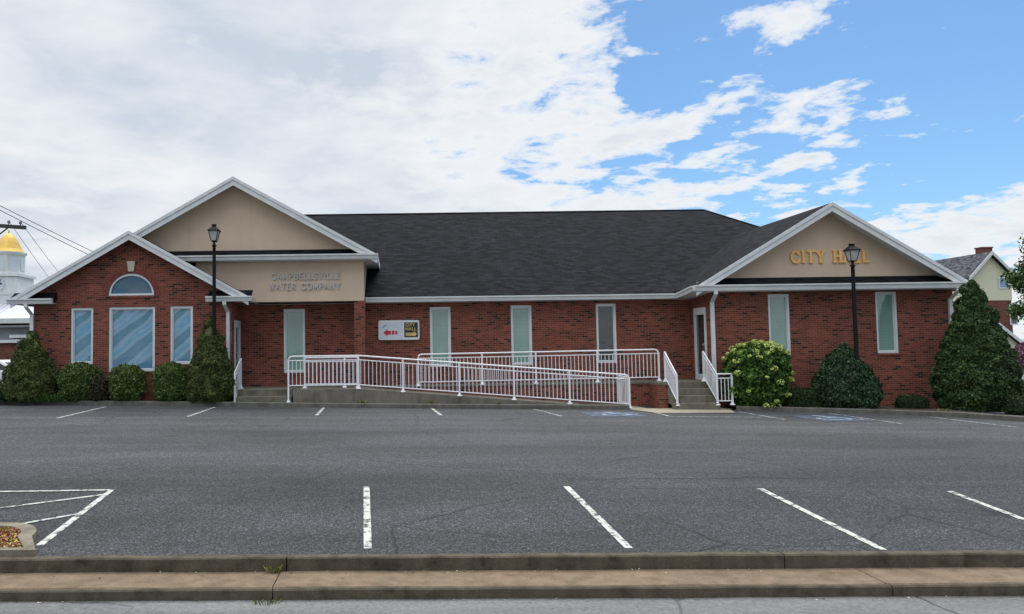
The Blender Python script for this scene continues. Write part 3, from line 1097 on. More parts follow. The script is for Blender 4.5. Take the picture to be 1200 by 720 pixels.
# ------------------------------------------------------------------ raised letters
SER = 0.11
GLY = {
 'C': ([[(0.93, 0.74), (0.8, 0.93), (0.55, 1.0), (0.28, 0.94), (0.08, 0.72), (0.02, 0.5), (0.08, 0.28), (0.28, 0.06), (0.55, 0.0), (0.8, 0.07), (0.93, 0.26)]], [], 0.95),
 'O': ([[(0.5 + 0.5 * math.cos(t), 0.5 + 0.5 * math.sin(t)) for t in np.linspace(0, 2 * PI, 19)]], [], 1.0),
 'I': ([[(0.15, 0), (0.15, 1)]], [(0.15, 0), (0.15, 1)], 0.3),
 'T': ([[(0.0, 1), (0.8, 1)], [(0.4, 0), (0.4, 1)]], [(0.4, 0)], 0.8),
 'Y': ([[(0.0, 1), (0.42, 0.47)], [(0.84, 1), (0.42, 0.47)], [(0.42, 0.5), (0.42, 0)]], [(0.0, 1), (0.84, 1), (0.42, 0)], 0.84),
 'H': ([[(0.1, 0), (0.1, 1)], [(0.78, 0), (0.78, 1)], [(0.1, 0.52), (0.78, 0.52)]], [(0.1, 0), (0.1, 1), (0.78, 0), (0.78, 1)], 0.88),
 'A': ([[(0.0, 0), (0.42, 1)], [(0.42, 1), (0.86, 0)], [(0.17, 0.34), (0.7, 0.34)]], [(0.0, 0), (0.86, 0)], 0.86),
 'L': ([[(0.1, 1), (0.1, 0)], [(0.1, 0), (0.68, 0)]], [(0.1, 1)], 0.7),
 'E': ([[(0.1, 1), (0.1, 0)], [(0.1, 0), (0.66, 0)], [(0.1, 1), (0.64, 1)], [(0.1, 0.52), (0.52, 0.52)]], [], 0.7),
 'M': ([[(0.08, 0), (0.08, 1)], [(0.08, 1), (0.5, 0.15)], [(0.5, 0.15), (0.92, 1)], [(0.92, 1), (0.92, 0)]], [(0.08, 0), (0.92, 0)], 1.0),
 'N': ([[(0.1, 0), (0.1, 1)], [(0.1, 1), (0.8, 0)], [(0.8, 0), (0.8, 1)]], [(0.1, 0), (0.8, 1)], 0.9),
 'P': ([[(0.1, 0), (0.1, 1)], [(0.1, 1), (0.45, 1), (0.66, 0.92), (0.72, 0.76), (0.66, 0.58), (0.45, 0.48), (0.1, 0.48)]], [(0.1, 0)], 0.75),
 'B': ([[(0.1, 0), (0.1, 1)], [(0.1, 1), (0.45, 1), (0.63, 0.93), (0.67, 0.77), (0.6, 0.6), (0.42, 0.54), (0.1, 0.54)], [(0.42, 0.54), (0.68, 0.46), (0.75, 0.27), (0.66, 0.07), (0.45, 0), (0.1, 0)]], [], 0.78),
 'R': ([[(0.1, 0), (0.1, 1)], [(0.1, 1), (0.45, 1), (0.64, 0.92), (0.7, 0.76), (0.62, 0.58), (0.42, 0.5), (0.1, 0.5)], [(0.4, 0.5), (0.78, 0)]], [(0.1, 0)], 0.8),
 'S': ([[(0.66, 0.8), (0.56, 0.95), (0.36, 1.0), (0.14, 0.93), (0.08, 0.75), (0.18, 0.6), (0.52, 0.44), (0.66, 0.28), (0.6, 0.08), (0.36, 0.0), (0.14, 0.05), (0.04, 0.2)]], [], 0.72),
 'V': ([[(0.0, 1), (0.42, 0)], [(0.42, 0), (0.84, 1)]], [(0.0, 1), (0.84, 1)], 0.84),
 'W': ([[(0.0, 1), (0.3, 0)], [(0.3, 0), (0.58, 0.95)], [(0.58, 0.95), (0.86, 0)], [(0.86, 0), (1.16, 1)]], [(0.0, 1), (1.16, 1)], 1.16),
}


def letter_mb(ch, x, z, h, wscale, th, Yf, depth, serif):
    """one raised capital; strokes step 0.4 mm so that no faces coincide"""
    strokes, sers, w = GLY[ch]
    m = MB()
    k = 0
    def bar(p, q, ww, ext):
        nonlocal k
        p = Vector((x + p[0] * h * wscale, z + p[1] * h)); q = Vector((x + q[0] * h * wscale, z + q[1] * h))
        t = (q - p).normalized(); nn = Vector((-t.y, t.x)) * ww / 2
        p = p - t * ext; q = q + t * ext
        m.prism([tuple(p + nn), tuple(p - nn), tuple(q - nn), tuple(q + nn)], Yf - depth - k * 0.0005, Yf - 0.012 + k * 0.0003)
        k += 1
    for s in strokes:
        for p, q in zip(s[:-1], s[1:]):
            vert = abs(p[0] - q[0]) < 0.03
            bar(p, q, th * (1.0 if vert or len(s) > 2 else 0.85), th * 0.3)
    if serif:
        for p in sers:
            dz = 0.0
            c = (p[0], p[1])
            d = SER * 0.8 + th / h * 0.45
            bar((c[0] - d / wscale, c[1]), (c[0] + d / wscale, c[1]), th * 0.55, 0)
    return m


def lettering(lines, mat, Yf, label, th, depth=0.06, serif=True, name='wall_lettering', letter_name='letter', parent=None, cat='lettering', spc=0.36):
    """lines: (text, px0, px1, py_top, py_bottom)"""
    t0 = None
    for text, a, b_, pt, pb in lines:
        x0, x1 = X(a, Yf, (pt + pb) / 2), X(b_, Yf, (pt + pb) / 2)
        xm = (a + b_) / 2
        z0, z1 = Z(xm, pb, Yf), Z(xm, pt, Yf)
        h = z1 - z0
        sp = spc
        tot = sum((GLY[c][2] if c != ' ' else 0.5) for c in text) + sp * (len(text) - 1)
        sc_ = (x1 - x0) / (tot * h)
        if parent is None and t0 is None:
            t0 = thing(name, (x0, Yf, z0), label, cat)
        x = x0
        for c in text:
            if c != ' ':
                letter_mb(c, x, z0, h, sc_, th, Yf, depth, serif).build(letter_name, mat, parent or t0)
            x += ((GLY[c][2] if c != ' ' else 0.5) + sp) * h * sc_
    return t0


lettering([('CITY HALL', 926.5, 1017, 294.5, 307.5)], M['gold'], YT, 'gold raised letters reading CITY HALL on the right tan gable', 0.078, spc=0.34)
lettering([('CAMPBELLSVILLE', 318.5, 398.5, 320.5, 327.5), ('WATER COMPANY', 315.5, 398.5, 332.5, 339.5)], M['silver'], YF,
          'grey raised letters reading CAMPBELLSVILLE WATER COMPANY on the tan fascia', 0.032, 0.05, serif=False)

# ---- directional sign on the main wall
sy = YM - 0.10
S0, S1, S2, S3 = rect(443.5, 491.5, 375.5, 398.5, sy)
sg = thing('directional_sign', ((S0 + S1) / 2, sy, S2), 'white wall sign with a red arrow and a black CITY HALL panel', 'sign')
def rrect(x0, x1, z0, z1, r):
    out = []
    for cx, cz, a0 in ((x1 - r, z1 - r, 0), (x0 + r, z1 - r, 90), (x0 + r, z0 + r, 180), (x1 - r, z0 + r, 270)):
        for k in range(5):
            a = math.radians(a0 + k * 22.5)
            out.append((cx + r * math.cos(a), cz + r * math.sin(a)))
    return out
W_, H_ = S1 - S0, S3 - S2
MB().prism(rrect(S0, S1, S2, S3, 0.06), sy, YM - 0.004).build('cabinet', M['frame'], sg)
def sx(u): return S0 + u * W_
def sz(v): return S2 + v * H_
MB().prism([(sx(.04), sz(.08)), (sx(.585), sz(.08)), (sx(.585), sz(.9)), (sx(.04), sz(.9))], sy - 0.008, sy - 0.001).build('pale_panel', M['sign_grey'], sg)
bp = MB().prism([(sx(.63), sz(.13)), (sx(.96), sz(.13)), (sx(.96), sz(.88)), (sx(.63), sz(.88))], sy - 0.010, sy - 0.001).build('black_panel', M['sign_black'], sg)
ra = MB()
ra.prism([(sx(.12), sz(.37)), (sx(.215), sz(.17)), (sx(.215), sz(.27)), (sx(.305), sz(.27)), (sx(.305), sz(.47)), (sx(.215), sz(.47)), (sx(.215), sz(.57))], sy - 0.013, sy - 0.009)
ra.prism([(sx(.325), sz(.27)), (sx(.39), sz(.27)), (sx(.39), sz(.47)), (sx(.325), sz(.47))], sy - 0.013, sy - 0.009)
ra.prism([(sx(.41), sz(.27)), (sx(.45), sz(.27)), (sx(.45), sz(.47)), (sx(.41), sz(.47))], sy - 0.013, sy - 0.009)
ra.build('red_arrow', M['red'], sg)
lg = MB()
lg.prism([(sx(.46), sz(.27)), (sx(.475), sz(.27)), (sx(.475), sz(.47)), (sx(.46), sz(.47))], sy - 0.013, sy - 0.009)
lg.build('arrow_tail', M['sign_blue'], sg)
lg = MB()
lg.prism([(sx(.09), sz(.63)), (sx(.11), sz(.60)), (sx(.205), sz(.76)), (sx(.185), sz(.79))], sy - 0.013, sy - 0.009)
lg.build('logo_stroke', M['sign_blue'], sg)
ac = MB()
ap = [(sx(.2 + .33 * k / 10), sz(.57 + .14 * math.sin(PI * (0.25 + .75 * k / 10)))) for k in range(11)]
for p, q in zip(ap[:-1], ap[1:]):
    ac.prism([(p[0], p[1]), (q[0], q[1]), (q[0], q[1] + .014), (p[0], p[1] + .014)], sy - 0.0125, sy - 0.009)
ac.build('logo_arc', simple('pale_blue_arc', (0.36, 0.46, 0.58), 0.5, 0.05), sg)
ga_ = MB()
zc = .27
for u0, u1 in ((.665, .695), (.705, .74), (.75, .79)):
    ga_.prism([(sx(u0), sz(.2)), (sx(u1), sz(.2)), (sx(u1), sz(.36)), (sx(u0), sz(.36))], sy - 0.014, sy - 0.0105)
ga_.prism([(sx(.935), sz(.28)), (sx(.875), sz(.44)), (sx(.875), sz(.36)), (sx(.80), sz(.36)), (sx(.80), sz(.2)), (sx(.875), sz(.2)), (sx(.875), sz(.12 + .03))], sy - 0.014, sy - 0.0105)
ga_.build('gold_arrow', M['sign_gold'], bp)
for text, v0, v1, u0, u1 in (('CITY', .69, .83, .665, .885), ('HALL', .48, .63, .665, .93)):
    h = (v1 - v0) * H_
    tot = sum(GLY[c][2] for c in text) + .2 * (len(text) - 1)
    s_ = (u1 - u0) * W_ / (tot * h)
    x = sx(u0)
    lm = MB()
    for c in text:
        lm_ = letter_mb(c, x, sz(v0), h, s_, 0.019, sy + 0.004, 0.019, False)
        lm.add(lm_.v, lm_.f)
        x += (GLY[c][2] + .2) * h * s_
    lm.build('word', M['sign_gold'], bp)

# ------------------------------------------------------------------ ramp, steps, railings
YA, YB_ = 24.62, 25.85                      # front edge of the lower ramp; line between the two ramps
xl0, xr0 = X(342, YA), X(735, YA)
xm0 = X(420, YA)
ZL = -1.29 + EYE
zg = lambda x: lotz(x, 24.5) - 0.4
rp = thing('access_ramp', (3.0, 25.3, lotz(3, 24.5)), 'low concrete wheelchair ramp with a brick upper run in front of the long wall', 'ramp')
lowr = MB()
zend = lotz(xr0, 24.6) + 0.02
lowr.prism([(xl0 + 0.03, zg(xl0)), (xr0, zg(xr0)), (xr0, zend), (xm0, ZL), (xl0 + 0.03, ZL)], YA, YB_ - 0.004)
lowr.build('lower_run', M['concrete'], rp)
upr = MB()
xu0, xu1 = X(486, YB_), 8.62
ZP = -1.225 + EYE
upr.prism([(xl0 + 0.03, zg(xl0)), (8.62, zg(8.6)), (8.62, ZP - 0.075), (xu0, ZL - 0.03), (xl0 + 0.03, ZL - 0.03)], YB_, YM - 0.003)
upr.build('brick_base', M['brick'], rp)
cap = MB()
cap.prism([(xl0 + 0.03, ZL - 0.028), (xu0, ZL - 0.028), (8.62, ZP - 0.073), (8.62, ZP), (xu0, ZL), (xl0 + 0.03, ZL)], YB_ - 0.03, YM - 0.003)
cap.build('upper_run', M['concrete'], rp)

# right steps
xs0, xs1 = X(788.5, 24.35), XRW - 0.16
ss = thing('entrance_steps', ((xs0 + xs1) / 2, 24.35, lotz(9.3, 24.4)), 'four concrete steps up to the glass door beside the hydrangea', 'steps')
gz = lotz(9.3, 24.35)
N = 4
for k in range(N):
    z1 = gz + (ZP - gz) * (k + 1) / N
    m = MB()
    ya = 24.35 + 0.30 * k
    yb = ya + 0.32 if k < N - 1 else YM - 0.006
    zz0 = gz - 0.3 if k == 0 else gz + (ZP - gz) * k / N - 0.05
    m.box(xs0, xs1, ya, yb + (0.0 if k == N - 1 else -0.022), zz0, z1)
    m.build('step', M['step'], ss, bevel=0.012)
m = MB()
m.box(xs0 + 0.02, xs1, 25.3, YM - 0.006, gz - 0.3, ZP - 0.2)
m.box(xs1 + 0.002, XRW - 0.003, 24.9, YM - 0.006, gz - 0.3, ZP - 0.01)
m.build('landing_base', M['step'], ss)
m = MB()
m.box(xs0 - 0.3, xs0 - 0.004, 24.95, YB_ - 0.04, gz - 0.3, ZP - 0.09)
m.build('brick_cheek', M['brick'], ss)
m = MB()
m.box(xs0 - 0.32, xs0 - 0.004, 24.93, YB_ - 0.04, ZP - 0.087, ZP - 0.01)
m.build('cheek_cap', M['step'], ss)
# left steps
yls = 24.7
xq0, xq1 = X(276, yls), X(341, yls)
sl_ = thing('entrance_steps', ((xq0 + xq1) / 2, yls, lotz(-4.2, 24.5)), 'two wide concrete steps beside the tapered evergreen on the left', 'steps')
gl = lotz(-4.3, 24.5) + 0.1
for k in range(2):
    z1 = gl + (ZL - gl) * (k + 1) / 2
    m = MB()
    ya = yls + 0.34 * k
    m.box(xq0, xq1, ya, (ya + 0.336) if k == 0 else YM - 0.006, gl - 0.3, z1)
    m.build('step', M['step'], sl_, bevel=0.012)
m = MB()
m.box(XLW + 0.003, xq0 - 0.003, yls + 0.9, YM - 0.006, gl - 0.3, ZL)
m.build('landing', M['step'], sl_)

bal_mesh = {}


def railing(pts, label, posts, spacing=0.128, h=1.06, first_drop=0.0, group='white metal railings round the ramp and steps', round_ends=True, mid=0.135):
    """pts: polyline of walking-surface points; posts: list of fractions"""
    pts = [Vector(p) for p in pts]
    root = thing('railing', tuple(pts[0]), label, 'railing', group)
    L = [0.0]
    for a, b_ in zip(pts[:-1], pts[1:]): L.append(L[-1] + (b_ - a).length)
    def at(s):
        d = s * L[-1]
        for i in range(len(pts) - 1):
            if d <= L[i + 1] + 1e-6:
                return pts[i].lerp(pts[i + 1], (d - L[i]) / max(1e-6, L[i + 1] - L[i]))
        return pts[-1]
    up = Vector((0, 0, 1))
    rr = 0.026
    # hand rail with rounded ends dropping into the end posts
    tops = [p + up * h for p in pts]
    if round_ends:
        r_ = 0.13
        d0 = (tops[1] - tops[0]).normalized(); d1 = (tops[-2] - tops[-1]).normalized()
        a_ = [tops[0] - up * r_, tops[0] - up * r_ * 0.45 + d0 * r_ * 0.13, tops[0] - up * r_ * 0.13 + d0 * r_ * 0.45, tops[0] + d0 * r_]
        e_ = [tops[-1] - up * r_, tops[-1] - up * r_ * 0.45 + d1 * r_ * 0.13, tops[-1] - up * r_ * 0.13 + d1 * r_ * 0.45, tops[-1] + d1 * r_]
        path = a_ + tops[1:-1] + e_[::-1]
    else:
        path = tops
    MB().tube(path, rr, 8).build('handrail', M['rail'], root)
    MB().tube([p + up * (h - mid) for p in pts], 0.02, 6).build('upper_rail', M['rail'], root)
    MB().tube([p + up * 0.13 for p in pts], 0.02, 6).build('lower_rail', M['rail'], root)
    for i, s in enumerate(posts):
        p = at(s)
        base = p - up * (first_drop if i == 0 else 0.0)
        top = p + up * (h - (0.1 if (s in (0, 1) and round_ends) else 0.0))
        po = MB().box(p.x - .026, p.x + .026, p.y - .026, p.y + .026, base.z, top.z).build('post', M['rail'], root)
        MB().lathe([(0.085, 0.0), (0.085, 0.02), (0.045, 0.06), (0.04, 0.1)], (p.x, p.y, base.z), 10).build('base_plate', M['rail'], po)
    n = int(L[-1] / spacing)
    proto = None
    for k in range(1, n):
        p = at(k / n)
        if any((at(s) - p).length < 0.05 for s in posts): continue
        if proto is None:
            hh = h - mid - 0.13
            mb = MB().box(p.x - .0095, p.x + .0095, p.y - .0095, p.y + .0095, p.z + 0.13, p.z + 0.13 + hh)
            proto = mb.build('baluster', M['rail'], root)
            p0 = p.copy()
        else:
            c = proto.copy(); COL.objects.link(c)
            c.location = proto.location + (p - p0)
    return root


xf = lambda px: X(px, YA + 0.06, 440)
def lowz(x): return ZL if x < xm0 else ZL + (zend - ZL) * (x - xm0) / (xr0 - xm0)
pa = [(xf(338), YA + 0.06), (xf(420), YA + 0.06), (xf(737), YA + 0.06)]
tot = pa[2][0] - pa[0][0]
fr = [(xf(q) - pa[0][0]) / tot for q in (338, 420, 472, 538, 602, 667, 736.5)]
fr[0], fr[-1] = 0, 1
railing([(x, y, lowz(x)) for x, y in pa], 'long white railing sloping down along the front of the ramp', fr, first_drop=ZL - lotz(-3.3, 24.5) - 0.12)
yb_ = YB_ + 0.06
def upz(x): return ZL if x < xu0 else ZL + (ZP - ZL) * (x - xu0) / (8.62 - xu0)
xg = lambda px: X(px, yb_, 430)
ra_, rb_ = xg(490), xg(772)
railing([(ra_, yb_, upz(ra_)), (rb_, yb_, upz(rb_))], 'white railing along the rear upper run in front of the windows', [0, (xg(565) - ra_) / (rb_ - ra_), (xg(628) - ra_) / (rb_ - ra_), (xg(700) - ra_) / (rb_ - ra_), 1])
railing([(X(357, 25.5), 25.5, ZL), (X(419, 25.5), 25.5, ZL)], 'short white railing section behind the high end of the ramp', [0, 0.75, 1], round_ends=False, h=1.0)
railing([(xf(737) - 0.02, YA + 0.14, zend), (xf(737) - 0.02, YB_ - 0.08, zend + 0.01)], 'short white end panel at the foot of the ramp', [0, 1], round_ends=False, h=0.98)
# stair railings
def steprail(x, label, ext=None):
    ya, yb = 24.40, 25.42
    pts = [(x, yb, ZP), (x, ya, gz + 0.14)]
    po = [0, 1]
    if ext:
        pts.append(ext)
        L1 = math.dist(pts[0], pts[1]); L2 = math.dist(pts[1], pts[2])
        po = [0, L1 / (L1 + L2), 1]
    return railing(pts, label, po, round_ends=False, h=0.98, spacing=0.11, first_drop=0.0)
steprail(xs0 + 0.1, 'narrow white stair railing on the left side of the right steps')
steprail(xs1 - 0.06, 'white stair railing with a side panel next to the hydrangea', (xs1 + 0.42, 24.42, gz + 0.14))
railing([(xq0 - 0.03, 25.7, ZL), (xq0 - 0.03, yls + 0.05, gl)], 'white railing seen edge on at the left steps', [0, 1], round_ends=False, h=1.0, spacing=0.11)

# ------------------------------------------------------------------ lamp posts
def lamp_post(base, H, label):
    t = thing('street_lamp', base, label, 'street lamp', 'black lantern posts in the beds')
    bx, by, bz = base
    S = 0.70
    e = H - 0.84 * S
    MB().lathe([(0.13, 0), (0.13, 0.12), (0.09, 0.2), (0.072, 0.7), (0.064, 0.78), (0.056, e - 0.35), (0.05, e - 0.16), (0.08, e - 0.14), (0.08, e - 0.11), (0.04, e - 0.08), (0.04, e)], base, 12).build('post', M['black'], t)
    z0 = bz + e
    R2 = math.sqrt(2)
    def L(p, c): return [(r_ * S * (R2 if k else 1), z_ * S) for r_, z_ in p for k in (1,)]
    h = MB()
    h.lathe(L([(0.10, 0), (0.13, 0.03), (0.13, 0.05)], 1), (bx, by, z0), 4, PI / 4, False)
    for sx_, sy_ in ((-1, -1), (1, -1), (1, 1), (-1, 1)):
        h.tube([(bx + sx_ * .12 * S, by + sy_ * .12 * S, z0 + .04 * S), (bx + sx_ * .215 * S, by + sy_ * .215 * S, z0 + .50 * S)], 0.013, 4)
    h.build('cage', M['black'], t)
    MB().lathe(L([(0.115, 0.05), (0.205, 0.49)], 1), (bx, by, z0), 4, PI / 4, False).build('glass', M['lamp_glass'], t)
    MB().lathe(L([(0.25, 0.49), (0.26, 0.51), (0.26, 0.53), (0.12, 0.68), (0.085, 0.70), (0.085, 0.77), (0.10, 0.78), (0.10, 0.80), (0.0, 0.84)], 1), (bx, by, z0), 4, PI / 4, False).build('cap', M['black'], t)
    return t


lb = P(251, 440, 24.75)
lamp_post((lb.x, 24.75, bedz(lb.x)), Z(248, 262.5, 24.75) - bedz(lb.x), 'black lantern post rising from the tapered evergreen by the tan fascia')
rb = P(1004, 420, 23.9)
lamp_post((rb.x, 23.9, bedz(rb.x)), Z(999, 285, 23.9) - bedz(rb.x), 'black lantern post in front of the CITY HALL gable')

# ------------------------------------------------------------------ plants
def lumps(p, f, seed, k=7):
    r_ = np.random.default_rng(seed)
    out = np.zeros(len(p))
    for _ in range(k):
        d = r_.normal(size=3); d /= np.linalg.norm(d)
        out += np.sin(p @ (d * f * r_.uniform(0.6, 1.7)) + r_.uniform(0, 6.28))
    return out / k


def leaf_quads(pos, nrm, L, Wd, r_, spread=0.8, droop=0.0, up=0.0):
    n = len(pos)
    d = nrm + r_.normal(scale=spread, size=(n, 3))
    d[:, 2] += up
    d /= np.linalg.norm(d, axis=1)[:, None]
    t = np.cross(d, r_.normal(size=(n, 3)))
    t /= np.linalg.norm(t, axis=1)[:, None]
    s = np.cross(d, t)
    l = (L * r_.uniform(0.65, 1.35, n))[:, None]
    w = (Wd * r_.uniform(0.7, 1.3, n))[:, None]
    a = pos - t * l / 2
    c = pos + t * l / 2 - d * l * droop
    b_ = pos + s * w / 2 - t * l * 0.05
    e = pos - s * w / 2 - t * l * 0.05
    v = np.stack([a, b_, c, e], 1).reshape(-1, 3)
    return v


def quads_to_obj(name, V, mat, parent, core=None):
    nq = len(V) // 4
    f = np.arange(nq * 4).reshape(-1, 4).tolist()
    V = V.tolist()
    if core:
        o = len(V)
        V += core[0]
        f += [tuple(i + o for i in q) for q in core[1]]
    return mesh_obj(name, V, f, mat, parent)


def shrub_shape(c, h, rx, ry, prof, lump, lf, seed, n, r_):
    """points on the lumpy outer skin of a shrub + outward normals"""
    ts = np.linspace(0, 1, 200)
    rs = np.array([prof(t) for t in ts])
    pdf = rs * 1.0 + 0.05
    slope = np.abs(np.gradient(rs, ts)) * max(rx, 0.1) / h
    pdf = (rs + 0.02) * np.sqrt(1 + slope ** 2)
    cdf = np.cumsum(pdf); cdf /= cdf[-1]
    t = np.interp(r_.uniform(0, 1, n), cdf, ts)
    a = r_.uniform(0, 2 * PI, n)
    r0 = np.interp(t, ts, rs)
    dr = np.interp(t, ts, np.gradient(rs, ts))
    base = np.stack([np.cos(a) * r0 * rx, np.sin(a) * r0 * ry, t * h], 1)
    k = 1 + lump * lumps(base, lf, seed)
    nz = -dr * max(rx, ry) / h
    nrm = np.stack([np.cos(a), np.sin(a), nz], 1)
    nrm /= np.linalg.norm(nrm, axis=1)[:, None]
    pos = base.copy()
    pos[:, :2] *= k[:, None]
    pos[:, 2] += lump * h * 0.25 * lumps(base, lf * 1.3, seed + 5)
    return pos + np.array(c), nrm


def clump_bumps(pos, nrm, K, rc, amp, r_):
    """push the skin out into many small rounded clumps with dark gaps between"""
    idx = r_.choice(len(pos), K, replace=False)
    C_ = pos[idx]
    best = np.full(len(pos), 1e9); who = np.zeros(len(pos), int)
    for k in range(K):
        d = ((pos - C_[k]) ** 2).sum(1)
        m_ = d < best
        best[m_] = d[m_]; who[m_] = k
    q = np.sqrt(best) / rc
    h_ = amp * (1 - np.minimum(q, 1.3) ** 2)
    size = r_.uniform(0.5, 1.3, K)[who]
    out = pos + nrm * (h_ * size - amp * 0.5)[:, None]
    n2 = nrm + (pos - C_[who]) / rc * 0.9
    n2 /= np.linalg.norm(n2, axis=1)[:, None]
    return out, n2


def core_mesh(c, h, rx, ry, prof, lump, lf, seed, shrink=0.88):
    nt, na = 18, 26
    p = []
    for i in range(nt + 1):
        t = i / nt
        for k in range(na):
            a = 2 * PI * k / na
            r0 = prof(t) * shrink
            p.append((math.cos(a) * r0 * rx, math.sin(a) * r0 * ry, t * h * (0.97)))
    p = np.array(p)
    k = 1 + lump * lumps(p, lf, seed)
    p[:, :2] *= k[:, None]
    p += np.array(c)
    fs = [(i * na + k, i * na + (k + 1) % na, (i + 1) * na + (k + 1) % na, (i + 1) * na + k) for i in range(nt) for k in range(na)]
    return p.tolist(), fs


def shrub(name, label, cat, base, h, rx, ry, prof, mat, n, leaf, wid, lump=0.08, lf=5.0, seed=1, spread=0.8, inner=0.2, up=0.0, group=None, stem=True, z0=0.0, shrink=0.86, clump=None):
    r_ = np.random.default_rng(seed)
    t = thing(name, base, label, cat, group)
    c = (base[0], base[1], base[2] + z0)
    hh = h - z0
    pos, nrm = shrub_shape(c, hh, rx, ry, prof, lump, lf, seed, n, r_)
    ctr = np.array([c[0], c[1], 0])
    rad = 1 - inner * r_.uniform(0, 1, n) ** 2.2 + r_.normal(scale=0.018, size=n)
    pos[:, :2] = ctr[:2] + (pos[:, :2] - ctr[:2]) * rad[:, None]
    if clump:
        pos, nrm = clump_bumps(pos, nrm, *clump, r_)
    V = leaf_quads(pos, nrm, leaf, wid, r_, spread, 0.1, up)
    ns = n // 260
    ii = r_.choice(len(pos), ns)
    sp = [pos[i] + nrm[i] * q * 0.06 + r_.normal(scale=0.012, size=3) for i in ii for q in (0.4, 0.9, 1.4)]
    sn = [nrm[i] for i in ii for q in range(3)]
    V = np.concatenate([V, leaf_quads(np.array(sp), np.array(sn), leaf, wid, r_, 1.0)])
    V[:, 2] = np.maximum(V[:, 2], base[2] + 0.005)
    quads_to_obj('foliage', V, M[mat], t, core_mesh(c, hh, rx, ry, prof, lump, lf, seed, shrink))
    if stem:
        MB().tube([(base[0], base[1], base[2] - 0.1), (base[0] + .02, base[1], base[2] + h * 0.5)], [0.05, 0.03], 7).build('stem', M['bark'], t)
    return t


def ball(t): return math.sqrt(max(0, 1 - (2 * t - 1) ** 2)) * (1 if t > 0.5 else 0.25 + 0.75 * math.sqrt(max(0, 1 - (2 * t - 1) ** 2))) if t > 0 else 0.3
def fat(t): return max(0.0, (1 - abs(2 * (t * 0.93 + 0.07) - 1) ** 2.9)) ** 0.5
def dome(t): return max(0.0, (1 - t ** 2.6)) ** 0.5 * (0.86 + 0.14 * min(1, t * 4))
def cone(t): return max(0, (1 - t) ** 0.72) * (0.82 + 0.18 * min(1, t * 6)) * 1.0
def spruce_p(t): return float(np.interp(t, [0, .1, .25, .5, .72, .88, .96, 1], [.9, 1, .97, .77, .5, .28, .14, 0]))
def boxy(t): return max(0.0, 1 - t ** 7) ** 0.5
def cedar_p(t): return float(np.interp(t, [0, .1, .2, .4, .65, .85, .94, 1], [.84, .94, .96, .80, .52, .29, .19, 0]))


def place(px, Y):
    x = X(px, Y, 460)
    return (x, Y, bedz(x))


def width(px, Y): return px / F * Y


YS = 24.95
def top(px, py, Y): return Z(px, py, Y) - bedz(X(px, Y, 460))

shrub('dwarf_spruce', 'conical dwarf spruce with lumpy foliage left of the three windows', 'shrub', place(35, YS), top(35, 388, YS), width(33, YS), width(31, YS), spruce_p, 'spruce', 22000, 0.075, 0.03, 0.10, 6, 21, 0.7, 0.10, 0.4, clump=(170, 0.17, 0.12), shrink=0.8, group='conical spruces flanking the left wing')
shrub('dwarf_spruce', 'tall conical dwarf spruce around the left lamp post', 'shrub', place(247, YS), top(247, 373, YS), width(29, YS), width(27, YS), spruce_p, 'spruce', 24000, 0.075, 0.03, 0.11, 6, 33, 0.7, 0.10, 0.4, clump=(170, 0.18, 0.13), shrink=0.8, group='conical spruces flanking the left wing')
shrub('boxwood_ball', 'rounded boxwood mixed with bronze leaves below the left narrow window', 'shrub', place(93, YS), top(93, 425, YS), width(24, YS), width(22, YS), fat, 'box', 8000, 0.065, 0.04, 0.08, 6, 41, 0.75, 0.15, clump=(120, 0.12, 0.06), shrink=0.83, group='round boxwoods under the left windows')
shrub('boxwood_ball', 'neat round boxwood under the wide middle window', 'shrub', place(149, YS), top(149, 427.5, YS), width(22, YS), width(21, YS), fat, 'box', 8000, 0.062, 0.04, 0.05, 6, 42, 0.75, 0.12, clump=(130, 0.11, 0.05), shrink=0.84, group='round boxwoods under the left windows')
shrub('boxwood_ball', 'round boxwood tucked against the tall conical spruce', 'shrub', place(201, YS), top(201, 425, YS), width(21.5, YS), width(21, YS), fat, 'box', 8000, 0.062, 0.04, 0.05, 6, 43, 0.75, 0.12, clump=(130, 0.11, 0.05), shrink=0.84, group='round boxwoods under the left windows')
shrub('bronze_shrub', 'sparse dark bronze shrub between two round boxwoods', 'shrub', place(117, YS - 0.12), top(117, 440, YS), width(15, YS), width(12, YS), fat, 'box_red', 3200, 0.06, 0.035, 0.12, 6, 44, 1.0, 0.3, shrink=0.6)
shrub('low_shrub', 'low dark mound at the far left edge beside the spruce', 'shrub', place(4, YS - 0.35), top(4, 455, YS), width(16, YS), 0.4, dome, 'hedge', 2600, 0.06, 0.03, 0.1, 6, 45, 0.9, 0.2)
